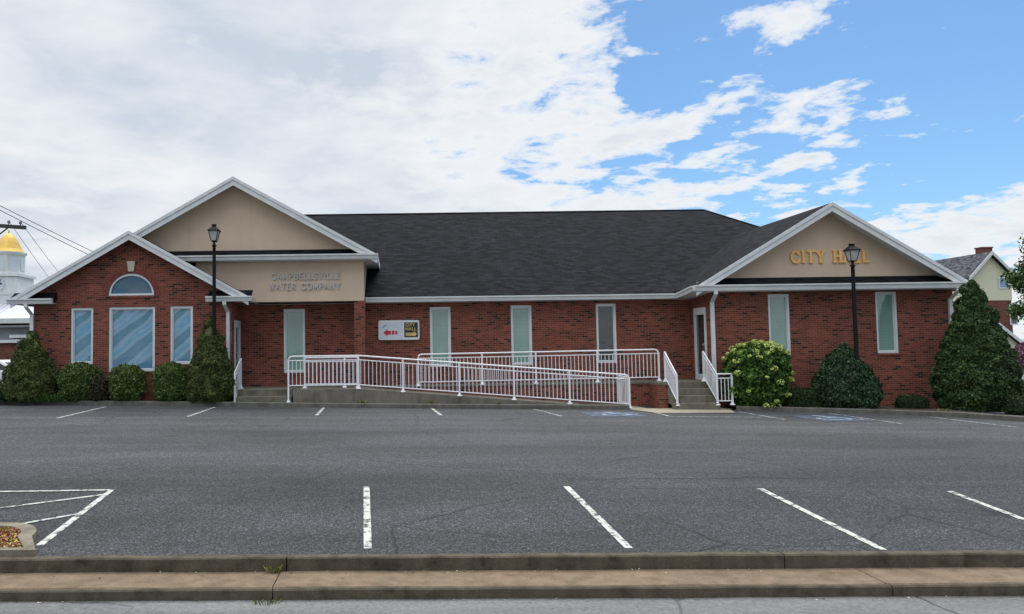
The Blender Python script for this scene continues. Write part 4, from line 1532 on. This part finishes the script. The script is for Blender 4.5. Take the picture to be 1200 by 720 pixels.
# right side
YH = 24.75
hyd = place(888, YH)
hh = top(887, 403, YH)
ht = shrub('hydrangea', 'big rounded hydrangea with pale green flower heads beside the right steps', 'shrub', hyd, hh, width(38, YH), width(33, YH), fat, 'hydr', 9000, 0.12, 0.08, 0.07, 4.5, 51, 0.75, 0.15, 0.3, clump=(150, 0.18, 0.1), shrink=0.8)
fr_ = np.random.default_rng(5)
fp, fn = shrub_shape(hyd, hh, width(38, YH), width(33, YH), fat, 0.07, 4.5, 51, 900, fr_)
pick = [i for i in range(900) if (fn[i][1] < 0.25 and (fr_.uniform() < (0.95 if fp[i][2] > hyd[2] + hh * 0.72 else 0.10)))]
kept = []
for i in pick:
    if all(np.linalg.norm(fp[i] - fp[j]) > 0.125 for j in kept): kept.append(i)
    if len(kept) >= 52: break
for i in kept:
    rr = 0.09 * fr_.uniform(0.65, 1.3)
    q = fr_.normal(size=(46, 3)); q /= np.linalg.norm(q, axis=1)[:, None]
    c = fp[i] + fn[i] * 0.07
    V = leaf_quads(c + q * rr * np.array([1, 1, 0.75]), q, 0.05, 0.045, fr_, 0.35)
    quads_to_obj('flower_head', V, M['flower'], ht)
shrub('holly_shrub', 'broad dark glossy holly around the right lamp post', 'shrub', place(991, 24.3), top(991, 404, 24.3), width(37, 24.3), width(32, 24.3), lambda t: float(np.interp(t, [0, .15, .35, .6, .8, .93, 1], [.86, 1, .95, .74, .46, .2, 0])), 'holly', 14000, 0.078, 0.045, 0.09, 5, 61, 0.8, 0.12, clump=(190, 0.18, 0.1), shrink=0.82)
shrub('clipped_hedge', 'low clipped dark hedge between the hydrangea and the holly', 'hedge', place(940, 24.3), top(940, 455, 24.3), width(22, 24.3), 0.42, boxy, 'hedge', 5200, 0.055, 0.03, 0.04, 6, 62, 0.9, 0.1)
shrub('clipped_hedge', 'small clipped dark hedge alone against the brick near the tall evergreen', 'hedge', place(1068, 24.0), top(1068, 464, 24.0), width(17.5, 24.0), 0.36, boxy, 'hedge', 3600, 0.055, 0.03, 0.05, 6, 63, 0.9, 0.1)
ce = place(1146, 23.6)
shrub('evergreen_tree', 'tall conical dark evergreen at the right corner of the building', 'tree', ce, top(1143, 328, 23.6), width(45, 23.6), width(40, 23.6), cedar_p, 'cedar', 46000, 0.085, 0.042, 0.10, 3.4, 71, 0.75, 0.12, 0.2, clump=(330, 0.24, 0.17), shrink=0.82)
shrub('low_shrub', 'small dark shrub on the kerb at the right edge', 'shrub', (X(1196, 22.0, 470), 22.0, bedz(17.5) - 0.02), 0.55, 0.42, 0.4, dome, 'hedge', 2200, 0.06, 0.035, 0.1, 6, 72, 0.9, 0.2)


def tuft(name, label, cat, base, n, h, r, mat, seed, parent=None, wid=0.012, group=None):
    r_ = np.random.default_rng(seed)
    V = []
    for _ in range(n):
        a, rr = r_.uniform(0, 6.28), r * math.sqrt(r_.uniform())
        b0 = np.array(base) + np.array([math.cos(a) * rr, math.sin(a) * rr, 0])
        l = h * r_.uniform(0.5, 1.1)
        d = np.array([math.cos(a) * r_.uniform(0.1, 0.9), math.sin(a) * r_.uniform(0.1, 0.9), 1.0]); d /= np.linalg.norm(d)
        s = np.cross(d, r_.normal(size=3)); s /= np.linalg.norm(s)
        V += [b0 - s * wid / 2, b0 + s * wid / 2, b0 + d * l * 0.6 + s * wid * 0.6, b0 + d * l]
    o = quads_to_obj(name, np.array(V), M[mat], None)
    return tag(o, label, cat, group)


xg0 = place(45, 24.5)
vv_ = []
for k, (px, w) in enumerate(((22, .3), (38, .34), (53, .3), (66, .26))):
    q = place(px, 24.52)
    tuft('lily_turf', ['grassy clump furthest left at the foot of the spruce', 'grassy clump second from the left at the foot of the spruce', 'grassy clump third from the left at the foot of the spruce', 'grassy clump nearest the bronze boxwood'][k], 'plant', (q[0], q[1], q[2]), 260, 0.30, w, 'grassleaf', 80 + k, wid=0.02, group='grassy clumps below the left spruce')
for k, (px, py, lab) in enumerate(((424, 472.5, 'dry weed tuft at the ramp wall below the brick pier'), (506, 472.5, 'dry weed tuft at the ramp wall below the railing middle'), (585, 473, 'small dry weed on the kerb below the ramp'))):
    x = X(px, 24.5, py)
    tuft('weed_tuft', lab, 'weed', (x, 24.52, bedz(x)), 70, 0.17 if k < 2 else 0.1, 0.16 if k < 2 else 0.05, 'weed', 90 + k, wid=0.02, group='weeds along the ramp')
q = P(321, 664, 7.9)
tuft('weed_tuft', 'green weed in the sidewalk joint at the foot of the lot kerb', 'weed', (q.x, 7.89, frontz(q.x, ZSW)), 90, 0.11, 0.06, 'weed', 95, wid=0.008, group='weeds in the sidewalk joint')
tuft('weed_tuft', 'flat weed growing along the street kerb below the joint', 'weed', (q.x + 0.03, 7.325, frontz(q.x, ZST)), 110, 0.05, 0.14, 'weed', 96, wid=0.008, group='weeds in the sidewalk joint')
for k, px in enumerate((872, 1062, 962)):
    x = X(px, 23.9, 476)
for k, (px, py) in enumerate(((919, 475), (1114, 481))):
    q = G(px, py + 7)
    tuft('weed_tuft', ['dry weed on the kerb in front of the hydrangea', 'dry weed on the kerb in front of the tall evergreen'][k], 'weed', (q.x, q.y + 0.25, q.z + 0.115), 50, 0.1, 0.15, 'weed', 97 + k, wid=0.02)

# island with red groundcover at the lower left
ie = P(47, 634, 8.72).x
isl = MB()
def island_loop(r, yb0, yb1, xe):
    out = [(-9.5, yb0), (xe + 0.27, yb0)]
    for k in range(11):
        a = PI / 2 * k / 10
        out.append((xe - r + r * math.cos(a), yb1 - r + r * math.sin(a)))
    out.append((-9.5, yb1))
    return out
o1, i1 = island_loop(0.5, 8.04, 9.02, ie), island_loop(0.36, 8.12, 8.88, ie - 0.16)
isl_z = lambda x, y: lotz(x, y) + 0.065
v = [(x, y, isl_z(x, y)) for x, y in o1] + [(x, y, isl_z(x, y)) for x, y in i1] + [(x, y, lotz(x, y) - 0.1) for x, y in o1] + [(x, y, lotz(x, y) - 0.1) for x, y in i1]
nn_ = len(o1)
fs = []
for k in range(nn_ - 1):
    fs += [(k, k + 1, nn_ + k + 1, nn_ + k), (2 * nn_ + k, 2 * nn_ + k + 1, k + 1, k), (nn_ + k, nn_ + k + 1, 3 * nn_ + k + 1, 3 * nn_ + k)]
isl.add(v, fs)
iko = tag(isl.build('island_kerb', concrete_mat('island_concrete', (0.24, 0.21, 0.155), 0.35, 3.0)), 'rounded concrete kerb of the planted island at lower left', None, None, 'structure')
sm = MB()
sm.add([(x, y, lotz(x, y) + 0.04) for x, y in i1], [tuple(range(nn_))])
tag(sm.build('island_soil', M['mulch']), kind='structure')
r_ = np.random.default_rng(3)
n = 8000
px_ = r_.uniform(-7, ie + 0.08, n); py_ = r_.uniform(8.12, 8.85, n)
ok = (px_ < ie - 0.52) | ((py_ < 8.52) & (px_ < ie - 0.17 + 0.26 * (8.52 - py_) / 0.4)) | ((px_ - (ie - 0.52)) ** 2 + (py_ - 8.52) ** 2 < 0.35 ** 2)
px_, py_ = px_[ok], py_[ok]
pos = np.stack([px_, py_, np.array([lotz(a, b_) for a, b_ in zip(px_, py_)]) + 0.035 + r_.uniform(0, 0.035, len(px_))], 1)
V = leaf_quads(pos, np.tile([0, 0, 1.0], (len(pos), 1)), 0.035, 0.025, r_, 0.7)
tag(quads_to_obj('groundcover', V, M['litter'], None), 'red and yellow low groundcover inside the island kerb', 'groundcover', None, 'stuff')

# small debris on the sidewalk
r_ = np.random.default_rng(8)
V = []
pos = []
for _ in range(60):
    x = r_.uniform(-4, 6.5); y = 7.91 - abs(r_.normal(scale=0.05)) if r_.uniform() < 0.7 else r_.uniform(7.52, 7.9)
    pos.append((x, y, frontz(x, ZSW) + 0.008))
for _ in range(40):
    x = r_.uniform(-4, 6.5); y = 7.33 - abs(r_.normal(scale=0.03))
    pos.append((x, y, frontz(x, ZST) + 0.007))
V = leaf_quads(np.array(pos), np.tile([0, 0, 1.0], (len(pos), 1)), 0.028, 0.018, r_, 0.35)
M['debris'] = leaf_mat('pale_debris', (0.1, 0.08, 0.05), (0.3, 0.26, 0.2), (0.6, 0.56, 0.48))
tag(quads_to_obj('leaf_litter', V, M['debris'], None), 'pale crumbs and dry leaf bits scattered along the kerbs', 'litter', None, 'stuff')

# ------------------------------------------------------------------ right background
# broadleaf tree, mostly outside the frame
tx, ty = X(1262, 30, 320), 30.0
tb = (tx, ty, lotz(21, 30) - 0.05)
tr = thing('broadleaf_tree', tb, 'bright green leafy tree cut off by the right edge', 'tree')
tm = MB()
tm.tube([tb, (tx + .05, ty, tb[2] + 1.5), (tx - .05, ty + .1, tb[2] + 3.0), (tx, ty, tb[2] + 5.2)], [0.19, 0.15, 0.11, 0.04], 9)
r_ = np.random.default_rng(4)
cl_c = []
for k in range(80):
    a = r_.uniform(0, 6.28); zz = r_.uniform(0, 1)
    rad = 2.12 * (max(0.12, 1 - (2 * zz - 0.85) ** 2 * 0.7)) * math.sqrt(r_.uniform(0.15, 1))
    cl_c.append((tx + math.cos(a) * rad, ty + math.sin(a) * rad, tb[2] + 1.9 + zz * 5.5))
for k, c in enumerate(cl_c):
    if k % 3 == 0:
        s0 = tb[2] + 1.6 + (c[2] - tb[2] - 1.9) * 0.5
        tm.tube([(tx, ty, s0), ((tx + c[0]) / 2, (ty + c[1]) / 2, (s0 + c[2]) / 2 + .1), c], [0.05, 0.03, 0.01], 5)
tm.build('trunk', M['bark'], tr)
P_, N_ = [], []
for c in cl_c:
    q = r_.normal(size=(330, 3)); q /= np.linalg.norm(q, axis=1)[:, None]
    P_.append(np.array(c) + q * (r_.uniform(0.1, 1, (330, 1)) ** 0.6) * r_.uniform(0.35, 0.62)); N_.append(q + [0, 0, 0.4])
V = leaf_quads(np.concatenate(P_), np.concatenate(N_), 0.12, 0.08, r_, 0.7, 0.15)
quads_to_obj('crown', V, M['tree'], tr)


def siding(mb, poly, Y, th=0.1):
    mb.prism(poly, Y, Y + th)


M['siding'] = None
m, t, b_n = new_mat('clapboard')
wv = t.n('ShaderNodeTexWave', wave_type='BANDS', bands_direction='Z', wave_profile='SAW')
wv.inputs['Scale'].default_value = 1.6
t.l(coords(t), wv.inputs['Vector'])
t.l(t.mix(t.ramp(wv.outputs['Fac'], [(0.0, 0.0), (0.1, 1.0)]), (0.42, 0.4, 0.3), (0.70, 0.66, 0.49)), b_n.inputs['Base Color'])
b_n.inputs['Roughness'].default_value = 0.6
M['siding'] = m

YQ = 70.0
H = thing('house', (X(1164, 74, 420), 74, EYE - 2.3), 'cream sided and brick two storey house behind the tall evergreen', 'house')
ap_, el_, er_ = P(1163.5, 294.5, YQ), P(1135, 326, YQ), P(1192, 323, YQ)
zq = (el_.z + er_.z) / 2
xq, wq = ap_.x, (er_.x - el_.x) / 2
zfl = EYE - 2.35
zsp = Z(1165, 352, YQ)
MB().prism([(xq - wq + .3, zsp), (xq + wq - .3, zsp), (xq + wq - .3, zq), (xq, ap_.z - .25), (xq - wq + .3, zq)], YQ + .5, YQ + 9).build('siding_wall', M['siding'], H)
MB().prism([(xq - wq + .35, zfl), (xq + wq - .35, zfl), (xq + wq - .35, zsp - .005), (xq - wq + .35, zsp - .005)], YQ + .55, YQ + 8.9).build('brick_wall', M['brick_far'], H)
m = MB(); chevron(xq, ap_.z, xq - wq, zq, xq + wq, zq, 0.14, YQ + .06, YQ + 9.4, m)
hr = m.build('roof', M['shingle_far'], H)
m = MB(); chevron(xq, ap_.z + .02, xq - wq, zq + .02, xq + wq, zq + .02, 0.32, YQ, YQ + .058, m)
m.build('rake_board', M['white'], H)
cy_ = 72.0
ch = rect(1150.5, 1163, 289.5, 300, cy_)
m = MB(); m.box(ch[0], ch[1], cy_, cy_ + .8, ch[2] - 1.5, ch[3] - .12); m.box(ch[0] - .06, ch[1] + .06, cy_ - .06, cy_ + .86, ch[3] - .12, ch[3])
m.build('chimney', M['brick_far'], hr)
def far_window(px0, px1, py0, py1, Y, parent, pane='glass_dark', col='frame'):
    r4 = rect(px0, px1, py0, py1, Y)
    w = MB()
    fw = 0.12
    inn = [(r4[0] + fw, r4[2] + fw), (r4[1] - fw, r4[2] + fw), (r4[1] - fw, r4[3] - fw), (r4[0] + fw, r4[3] - fw)]
    w.sheet(rpoly(r4), [inn], 0.1, lambda a, b_, t: (a, Y - 0.06 + t, b_))
    o = w.build('window', M[col], parent)
    p = MB(); p.quad(*[(a, Y - 0.02, b_) for a, b_ in inn]); p.build('pane', M[pane], o)
far_window(1169.5, 1181.5, 325, 338.5, YQ + .5, H, 'glass_blue')
far_window(1182.5, 1192, 355, 381, YQ + .55, H)
# lower cream wing in front of the house
YW = 62.0
a2, e2 = P(1172, 379, YW), P(1212, 411, YW)
pit = (a2.z - e2.z) / (e2.x - a2.x)
MB().prism([(a2.x - 2.6, zfl), (e2.x - .3, zfl), (e2.x - .3, e2.z), (a2.x, a2.z - .25), (a2.x - 2.6, e2.z)], YW + .4, YQ + .5).build('side_wing', M['siding'], H)
m = MB(); chevron(a2.x, a2.z, a2.x - 2.9, a2.z - 2.9 * pit, e2.x, e2.z, 0.14, YW + .06, YQ + .5, m); m.build('roof', M['shingle_far'], H)
m = MB(); chevron(a2.x, a2.z + .02, a2.x - 2.9, a2.z - 2.9 * pit + .02, e2.x, e2.z + .02, 0.3, YW, YW + .058, m); m.build('rake_board', M['white'], H)

# pink shrub
pk = (X(1206, 40, 440), 40.0, EYE - 2.3)
shrub('flowering_shrub', 'pink flowering shrub at the right edge above the silver car', 'shrub', pk, 2.2, 0.75, 0.7, fat, 'pink', 2600, 0.11, 0.08, 0.15, 4, 73, 0.9, 0.3, shrink=0.6)


def car(name, cx, cy, cz, L, W, Hh, direction, paint, label):
    """side-on saloon; nose points along +x when direction is 1"""
    t = thing(name, (cx, cy, cz), label, 'car')
    d = direction
    def pt(u, v): return (cx + d * (u - 0.5) * L, cz + v * Hh)
    lower = [(0.0, 0.22), (0.0, 0.5), (0.03, 0.62), (0.2, 0.66), (0.66, 0.64), (0.95, 0.56), (1.0, 0.45), (1.0, 0.22)]
    def arch_pts(u):
        return [(u + 0.078 * math.cos(a), 0.2 + 0.27 * math.sin(a)) for a in np.linspace(0, PI, 9)]
    body = lower[:-1] + [(1.0, 0.2)] + arch_pts(0.81) + arch_pts(0.19) + [(0.0, 0.2)]
    bm = MB(); bm.prism([pt(*p) for p in body], cy - W / 2, cy + W / 2)
    bo = bm.build('body', paint, t, bevel=0.04)
    cab = [(0.1, 0.64), (0.2, 0.95), (0.26, 1.0), (0.5, 1.0), (0.56, 0.96), (0.73, 0.64)]
    cm = MB()
    v = [(pt(*p)[0], cy - W * (0.47 if p[1] < .8 else 0.38), pt(*p)[1]) for p in cab] + [(pt(*p)[0], cy + W * (0.47 if p[1] < .8 else 0.38), pt(*p)[1]) for p in cab]
    n = len(cab)
    cm.add(v, [tuple(range(n)), tuple(range(2 * n - 1, n - 1, -1))] + [(i, i + n, (i + 1) % n + n, (i + 1) % n) for i in range(n)])
    cm.build('cabin', paint, t)
    for sgn in (-1, 1):
        for quad in ([(0.155, 0.68), (0.225, 0.92), (0.39, 0.94), (0.39, 0.68)], [(0.41, 0.68), (0.41, 0.94), (0.53, 0.93), (0.67, 0.68)]):
            g = MB()
            def yy(vv): return cy + sgn * (W * (0.47 + (0.38 - 0.47) * (vv - 0.64) / 0.34) + 0.012)
            g.add([(pt(*p)[0], yy(p[1]), pt(*p)[1]) for p in quad], [(0, 1, 2, 3)])
            g.build('side_window', M['car_glass'], t)
    for (u0, v0, u1, v1), nm in (((0.115, 0.69, 0.195, 0.92), 'rear_screen'), ((0.715, 0.68, 0.575, 0.93), 'windscreen')):
        g = MB()
        a, b_ = pt(u0, v0), pt(u1, v1)
        o = d * (0.02 if nm == 'windscreen' else -0.02)
        g.add([(a[0] + o, cy - W * .42, a[1]), (a[0] + o, cy + W * .42, a[1]), (b_[0] + o, cy + W * .35, b_[1]), (b_[0] + o, cy - W * .35, b_[1])], [(0, 1, 2, 3)])
        g.build(nm, M['car_glass'], t)
    for u in (0.19, 0.81):
        for sgn in (-1, 1):
            wx, wz = pt(u, 0.215)
            yw = cy + sgn * (W / 2 - 0.1)
            w = MB()
            def ring(r0, h0, mb):
                mb.prism([(wx + r0 * math.cos(a), wz + r0 * math.sin(a)) for a in np.linspace(0, 2 * PI, 19)[:-1]], yw - h0, yw + h0)
            ring(0.31, 0.1, w)
            wo = w.build('wheel', M['tyre'], t)
            q = MB(); ring(0.19, 0.112, q); q.build('rim', M['rim'], wo)
    for sgn in (-1, 1):
        for u, mt, nm in ((1.0, 'lightclear', 'headlight'), (0.0, 'lightred', 'tail_light')):
            x, z = pt(u, 0.5)
            m = MB().box(x - .03, x + .03, cy + sgn * W * .3, cy + sgn * W * .45, z - .07, z + .07)
            m.build(nm, M[mt], t)
    return t


car('parked_car', X(1246, 36, 465), 36.0, EYE - 2.42, 4.5, 1.8, 1.45, -1, M['car_silver'], 'silver car cut off by the right edge beside the tall evergreen')
car('parked_car', X(4, 36, 440), 36.0, EYE - 1.74, 4.6, 1.85, 1.42, 1, M['car_white'], 'white car with dark windows at the far left behind the spruce')

# ------------------------------------------------------------------ left background
YC = 90.0
tc = P(9.5, 335, YC).x
CH = thing('courthouse', (tc, YC, EYE - 2.2), 'pale roofed brick courthouse with a white clock tower and gold dome', 'building')
zA = lambda py: Z(9.5, py, YC)
hw_ = width(20.5, YC)
# clock stage
m = MB()
m.box(tc - hw_, tc + hw_, YC - hw_, YC + hw_, zA(362), zA(326.5))
m.box(tc - hw_ - .18, tc + hw_ + .18, YC - hw_ - .18, YC + hw_ + .18, zA(326), zA(323))
m.box(tc - hw_ - .1, tc + hw_ + .1, YC - hw_ - .1, YC + hw_ + .1, zA(347), zA(345))
tw = m.build('tower', M['white'], CH)
clk = MB()
cz = zA(335)
cr_ = width(7.2, YC)
clk.prism([(tc + cr_ * math.cos(a), cz + cr_ * math.sin(a)) for a in np.linspace(0, 2 * PI, 25)[:-1]], YC - hw_ - .06, YC - hw_ + .02)
co = clk.build('clock_face', simple('clock_white', (0.6, 0.63, 0.66), 0.5, 0.03), tw)
hd = MB()
for ang, ln, wd in ((75, .78, .07), (12, .5, .09)):
    a = math.radians(ang)
    d_, n_ = Vector((math.cos(a), math.sin(a))), Vector((-math.sin(a), math.cos(a)))
    p0 = Vector((tc, cz)) - d_ * .1
    p1 = Vector((tc, cz)) + d_ * cr_ * ln
    hd.prism([tuple(p0 + n_ * wd), tuple(p0 - n_ * wd), tuple(p1 - n_ * wd), tuple(p1 + n_ * wd)], YC - hw_ - .085 - wd * .1, YC - hw_ - .065)
for k in range(12):
    a = math.radians(30 * k)
    q = [(tc + cr_ * r0 * math.cos(a + s), cz + cr_ * r0 * math.sin(a + s)) for r0, s in ((.82, -.04), (.95, -.04), (.95, .04), (.82, .04))]
    hd.prism(q, YC - hw_ - .075, YC - hw_ - .062)
hd.build('clock_hands', M['black'], co)
# octagonal lantern with arched panels, dome
ro = width(16.5, YC) / math.cos(PI / 8)
m = MB()
m.lathe([(ro * 1.02, zA(323)), (ro * 1.02, zA(321)), (ro, zA(320.5)), (ro, zA(300.5)), (ro * 1.05, zA(300)), (ro * 1.12, zA(298)), (ro * 1.12, zA(296.5))], (tc, YC, 0), 8, PI / 8, False)
lan = m.build('lantern', M['white'], tw)
for k in range(8):
    a = -PI / 2 + k * PI / 4
    ap2 = ro * math.cos(PI / 8) + .02
    c = Vector((tc + ap2 * math.cos(a), YC + ap2 * math.sin(a), 0)); tn = Vector((-math.sin(a), math.cos(a), 0)); no = Vector((math.cos(a), math.sin(a), 0))
    hw2 = ro * 0.25
    pts = [(-hw2, zA(318)), (hw2, zA(318))] + [(hw2 * math.cos(s), zA(307) + hw2 * math.sin(s)) for s in np.linspace(0, PI, 9)]
    m = MB(); m.add([tuple(c + tn * u + no * .02 + Vector((0, 0, z))) for u, z in pts], [tuple(range(len(pts)))])
    m.build('arched_louvre', M['sign_grey'], lan)
m = MB()
dp = [(16.4, 296.4), (13.9, 292.5), (11.6, 287.5), (9.8, 283.5), (7.7, 279.5), (5.4, 276.3), (2.8, 274.4), (1.0, 273.4), (0.7, 270.2), (0.0, 269.8)]
m.lathe([(width(a, YC) / math.cos(PI / 8), zA(b_)) for a, b_ in dp], (tc, YC, 0), 8, PI / 8, False)
m.build('dome', M['domegold'], tw)
# body, roof, cornice
bx0, bx1 = X(-160, YC), X(75, YC, 370)
yb0 = YC - 6
MB().box(bx0, bx1 - .6, yb0, YC + 10, EYE - 2.3, Z(20, 381, yb0)).build('brick_wall', M['brick_far'], CH)
m = MB(); m.box(bx0, bx1, yb0 - .5, YC + 10.5, Z(20, 379, yb0 - .5), Z(20, 373.5, yb0 - .5)); m.build('cornice', M['white'], CH)
m = MB()
ze_, zt_ = Z(20, 373.3, yb0 - .5), zA(344)
m.add([(bx0, yb0 - .5, ze_), (bx1, yb0 - .5, ze_), (bx1, YC + 10.5, ze_), (bx0, YC + 10.5, ze_), (bx0, YC + 2, zt_ + 0.3), (tc + 2.6, YC + 2, zt_ + 0.3)], [(0, 1, 5, 4), (1, 2, 5), (2, 3, 4, 5)])
cr = m.build('roof', M['metal_roof'], CH)
m = MB()
for px in range(-30, 40, 6):
    a = Vector((X(px, yb0), yb0 - .5, ze_ + .03)); b_ = Vector((a.x, YC + 2, zt_ + .33))
    if a.x < tc + 2: m.tube([a, b_], 0.03, 4)
m.build('roof_seam', M['white'], cr)
# porch of the neighbouring annex in front of it
AN = thing('annex', (X(-40, 60, 420), 60, EYE - 2.0), 'low brick annex with grey wall and white trim at the left edge', 'building')
ax0, ax1 = X(-160, 60), X(60, 60)
MB().box(ax0, ax1, 60, 66, EYE - 2.2, Z(20, 401, 60)).build('brick_wall', M['brick_far'], AN)
MB().box(ax0, ax1 - .1, 60.3, 66, Z(20, 400.8, 60), Z(20, 384, 60)).build('grey_wall', M['greywall'], AN)
m = MB(); m.box(X(-60, 59.8), X(20, 59.8), 59.75, 60.28, Z(10, 402, 59.8), Z(10, 398.5, 59.8)); m.box(X(10, 59.8), X(34, 59.8), 59.9, 60.2, Z(20, 396, 59.8), Z(20, 392.5, 59.8)); m.box(X(13, 59.8), X(36, 59.8), 59.9, 60.2, Z(20, 400.5, 59.8), Z(20, 398, 59.8))
m.build('white_trim', M['white'], AN)
m = MB(); m.box(ax0, ax1, 59.7, 66.2, Z(20, 383.8, 59.8), Z(20, 381.5, 59.8)); m.build('roof', simple('grey_flat_roof', (0.2, 0.2, 0.2)), AN)

# utility pole (stands just outside the frame) and wires
UY = 45.0
ux = X(-42, UY, 300)
up_ = thing('utility_pole', (ux, UY, EYE - 1.9), 'dark wooden utility pole crossarm above the gold dome', 'utility pole')
MB().tube([(ux, UY, EYE - 2.0), (ux, UY, Z(-42, 240, UY))], [0.17, 0.11], 9).build('pole', M['wood_pole'], up_)
ca, cb = P(-115, 255.5, UY - .2), P(30.5, 267, UY - .2)
ca.z = P(-115, 257.5, UY).z
m = MB()
dv = (cb - ca)
m.add([ca + Vector((0, s, w)) for s in (-.06, .06) for w in (-.11, .11)] + [cb + Vector((0, s, w)) for s in (-.06, .06) for w in (-.11, .11)],
      [(0, 1, 3, 2), (4, 6, 7, 5), (0, 4, 5, 1), (2, 3, 7, 6), (1, 5, 7, 3), (0, 2, 6, 4)])
m.build('crossarm', M['wood_pole'], up_)
m = MB(); m.tube([P(9.5, 267, UY - .2), P(-42, 306, UY - .2)], 0.045, 5); m.build('brace', M['wood_pole'], up_)
ins = []
for px in (1, 14, 27.5):
    q = P(px, 0, UY - .2); s = (q.x - ca.x) / dv.x; q = ca + dv * s
    ins.append(q + Vector((0, 0, 0.32)))
    MB().lathe([(0.03, 0.1), (0.03, 0.18), (0.1, 0.2), (0.07, 0.26), (0.1, 0.28), (0.06, 0.36), (0, 0.38)], tuple(q), 8).build('insulator', M['greywall'], up_)


def wire(a, b_, sag, r, label):
    a, b_ = Vector(a), Vector(b_)
    pts = [a.lerp(b_, k / 14) - Vector((0, 0, sag * 4 * (k / 14) * (1 - k / 14))) for k in range(15)]
    o = MB().tube(pts, r, 5).build('power_line', M['wire'])
    tag(o, label, 'power line', 'overhead wires at the left edge')


wire(P(-120, 180, 32), P(150, 315, 50), 0.06, 0.019, 'uppermost dark overhead wire running down to the left gable')
wire(P(-120, 184, 32), P(150, 321, 50), 0.08, 0.019, 'second dark overhead wire running down to the left gable')
wire(ins[1], P(80, 355, 80), 0.12, 0.016, 'faint wire dropping from the middle insulator behind the left gable')
wire(ins[2], P(90, 345, 80), 0.12, 0.016, 'faint wire dropping from the crossarm tip behind the left gable')

# ------------------------------------------------------------------ light and sky
SUN_EL, SUN_AZ = math.radians(58), math.radians(28)     # azimuth from +Y towards +X
sd = Vector((math.sin(SUN_AZ) * math.cos(SUN_EL), math.cos(SUN_AZ) * math.cos(SUN_EL), math.sin(SUN_EL)))
sl = bpy.data.lights.new('sun', 'SUN')
sl.energy = 1.0
sl.angle = math.radians(25)
sl.color = (1.0, 0.95, 0.88)
so_ = bpy.data.objects.new('sun', sl)
COL.objects.link(so_)
so_.location = (0, 10, 40)
so_.rotation_euler = sd.to_track_quat('Z', 'Y').to_euler()

w = bpy.data.worlds.new('World')
sc.world = w
w.use_nodes = True
t = NT(w.node_tree)
bg = w.node_tree.nodes['Background']
sky = t.n('ShaderNodeTexSky', sky_type='NISHITA')
sky.sun_disc = False
sky.sun_elevation = SUN_EL
sky.sun_rotation = SUN_AZ
sky.air_density = 1.0
sky.dust_density = 0.6
sky.ozone_density = 2.0
tcn = t.n('ShaderNodeTexCoord')
sep = t.n('ShaderNodeSeparateXYZ')
t.l(tcn.outputs['Generated'], sep.inputs[0])
dx, dy, dz = sep.outputs
den = t.math('ADD', t.math('MAXIMUM', dz, 0.0), 0.16)
px_n, py_n = t.math('DIVIDE', dx, den), t.math('DIVIDE', dy, den)
cmb = t.n('ShaderNodeCombineXYZ')
t.l(px_n, cmb.inputs[0]); t.l(py_n, cmb.inputs[1])
cmb.inputs[2].default_value = 8.8
fb = t.noise(cmb.outputs[0], 1.25, 9, 0.56, 0.15)
fb2 = t.noise(cmb.outputs[0], 5.2, 8, 0.6, 0.15)
f = t.math('ADD', t.math('MULTIPLY', fb, 0.85), t.math('MULTIPLY', fb2, 0.95))
f = t.math('SUBTRACT', f, 0.4)
# cover: overcast on the left, breaking up to the right; a low bank at the right horizon
cov = t.math('MULTIPLY', t.math("SUBTRACT", 0.435, t.math('ADD', dx, t.math('MULTIPLY', dz, 0.1))), 0.75)
cov = t.math('MINIMUM', t.math('MAXIMUM', cov, -0.15), 0.42)
# broken cover behind the viewer, closed cover overhead
cov = t.math('ADD', cov, t.ramp(dz, [(0.45, 0.0), (0.8, 0.2)]))
cov = t.math('MINIMUM', cov, t.ramp(t.math('ADD', t.math('MULTIPLY', dy, 0.5), t.math('MAXIMUM', dz, 0.0)), [(0.0, 0.06), (0.4, 0.42)]))
bank = t.math('MULTIPLY', t.math('SUBTRACT', t.math('ADD', 0.10, t.math('MULTIPLY', dx, 0.18)), dz), 3.2)
bank = t.math('MINIMUM', t.math('MAXIMUM', bank, 0.0), 0.24)
den_ = t.math('ADD', t.math('ADD', f, cov), bank)
mask = t.ramp(den_, [(0.507, 0.0), (0.56, 0.7), (0.63, 1.0)])
# thickness: bright thin edges, greyer undersides in the thick sheet
sh = t.noise(cmb.outputs[0], 1.35, 8, 0.55, 0.35)
thick = t.ramp(den_, [(0.6, 0.0), (0.85, 1.0)])
sh2 = t.noise(cmb.outputs[0], 4.4, 7, 0.58, 0.3)
shm = t.math('ADD', t.math('MULTIPLY', sh, 0.62), t.math('MULTIPLY', sh2, 0.38))
grey = t.math('MULTIPLY', thick, t.ramp(shm, [(0.36, 0.0), (0.50, 0.45), (0.64, 1.0)]))
ccol = t.mix(grey, (5.0, 5.15, 5.4), (3.35, 3.75, 4.4))
boost = t.ramp(dz, [(0.42, 0.34), (0.85, 1.0)])
ccol = t.mix(1.0, ccol, t.mix(1.0, boost, (3.0, 3.0, 2.95), 'MULTIPLY'), 'MULTIPLY')
skyc = t.mix(1.0, sky.outputs[0], (0.43, 0.595, 0.71), 'MULTIPLY')
fin = t.mix(mask, skyc, ccol)
t.l(fin, bg.inputs['Color'])
bg.inputs['Strength'].default_value = 0.11

vs = sc.view_settings
vs.view_transform = 'Standard'
vs.look = 'None'
vs.exposure = 0.65
vs.gamma = 1.0
vs.use_curve_mapping = False
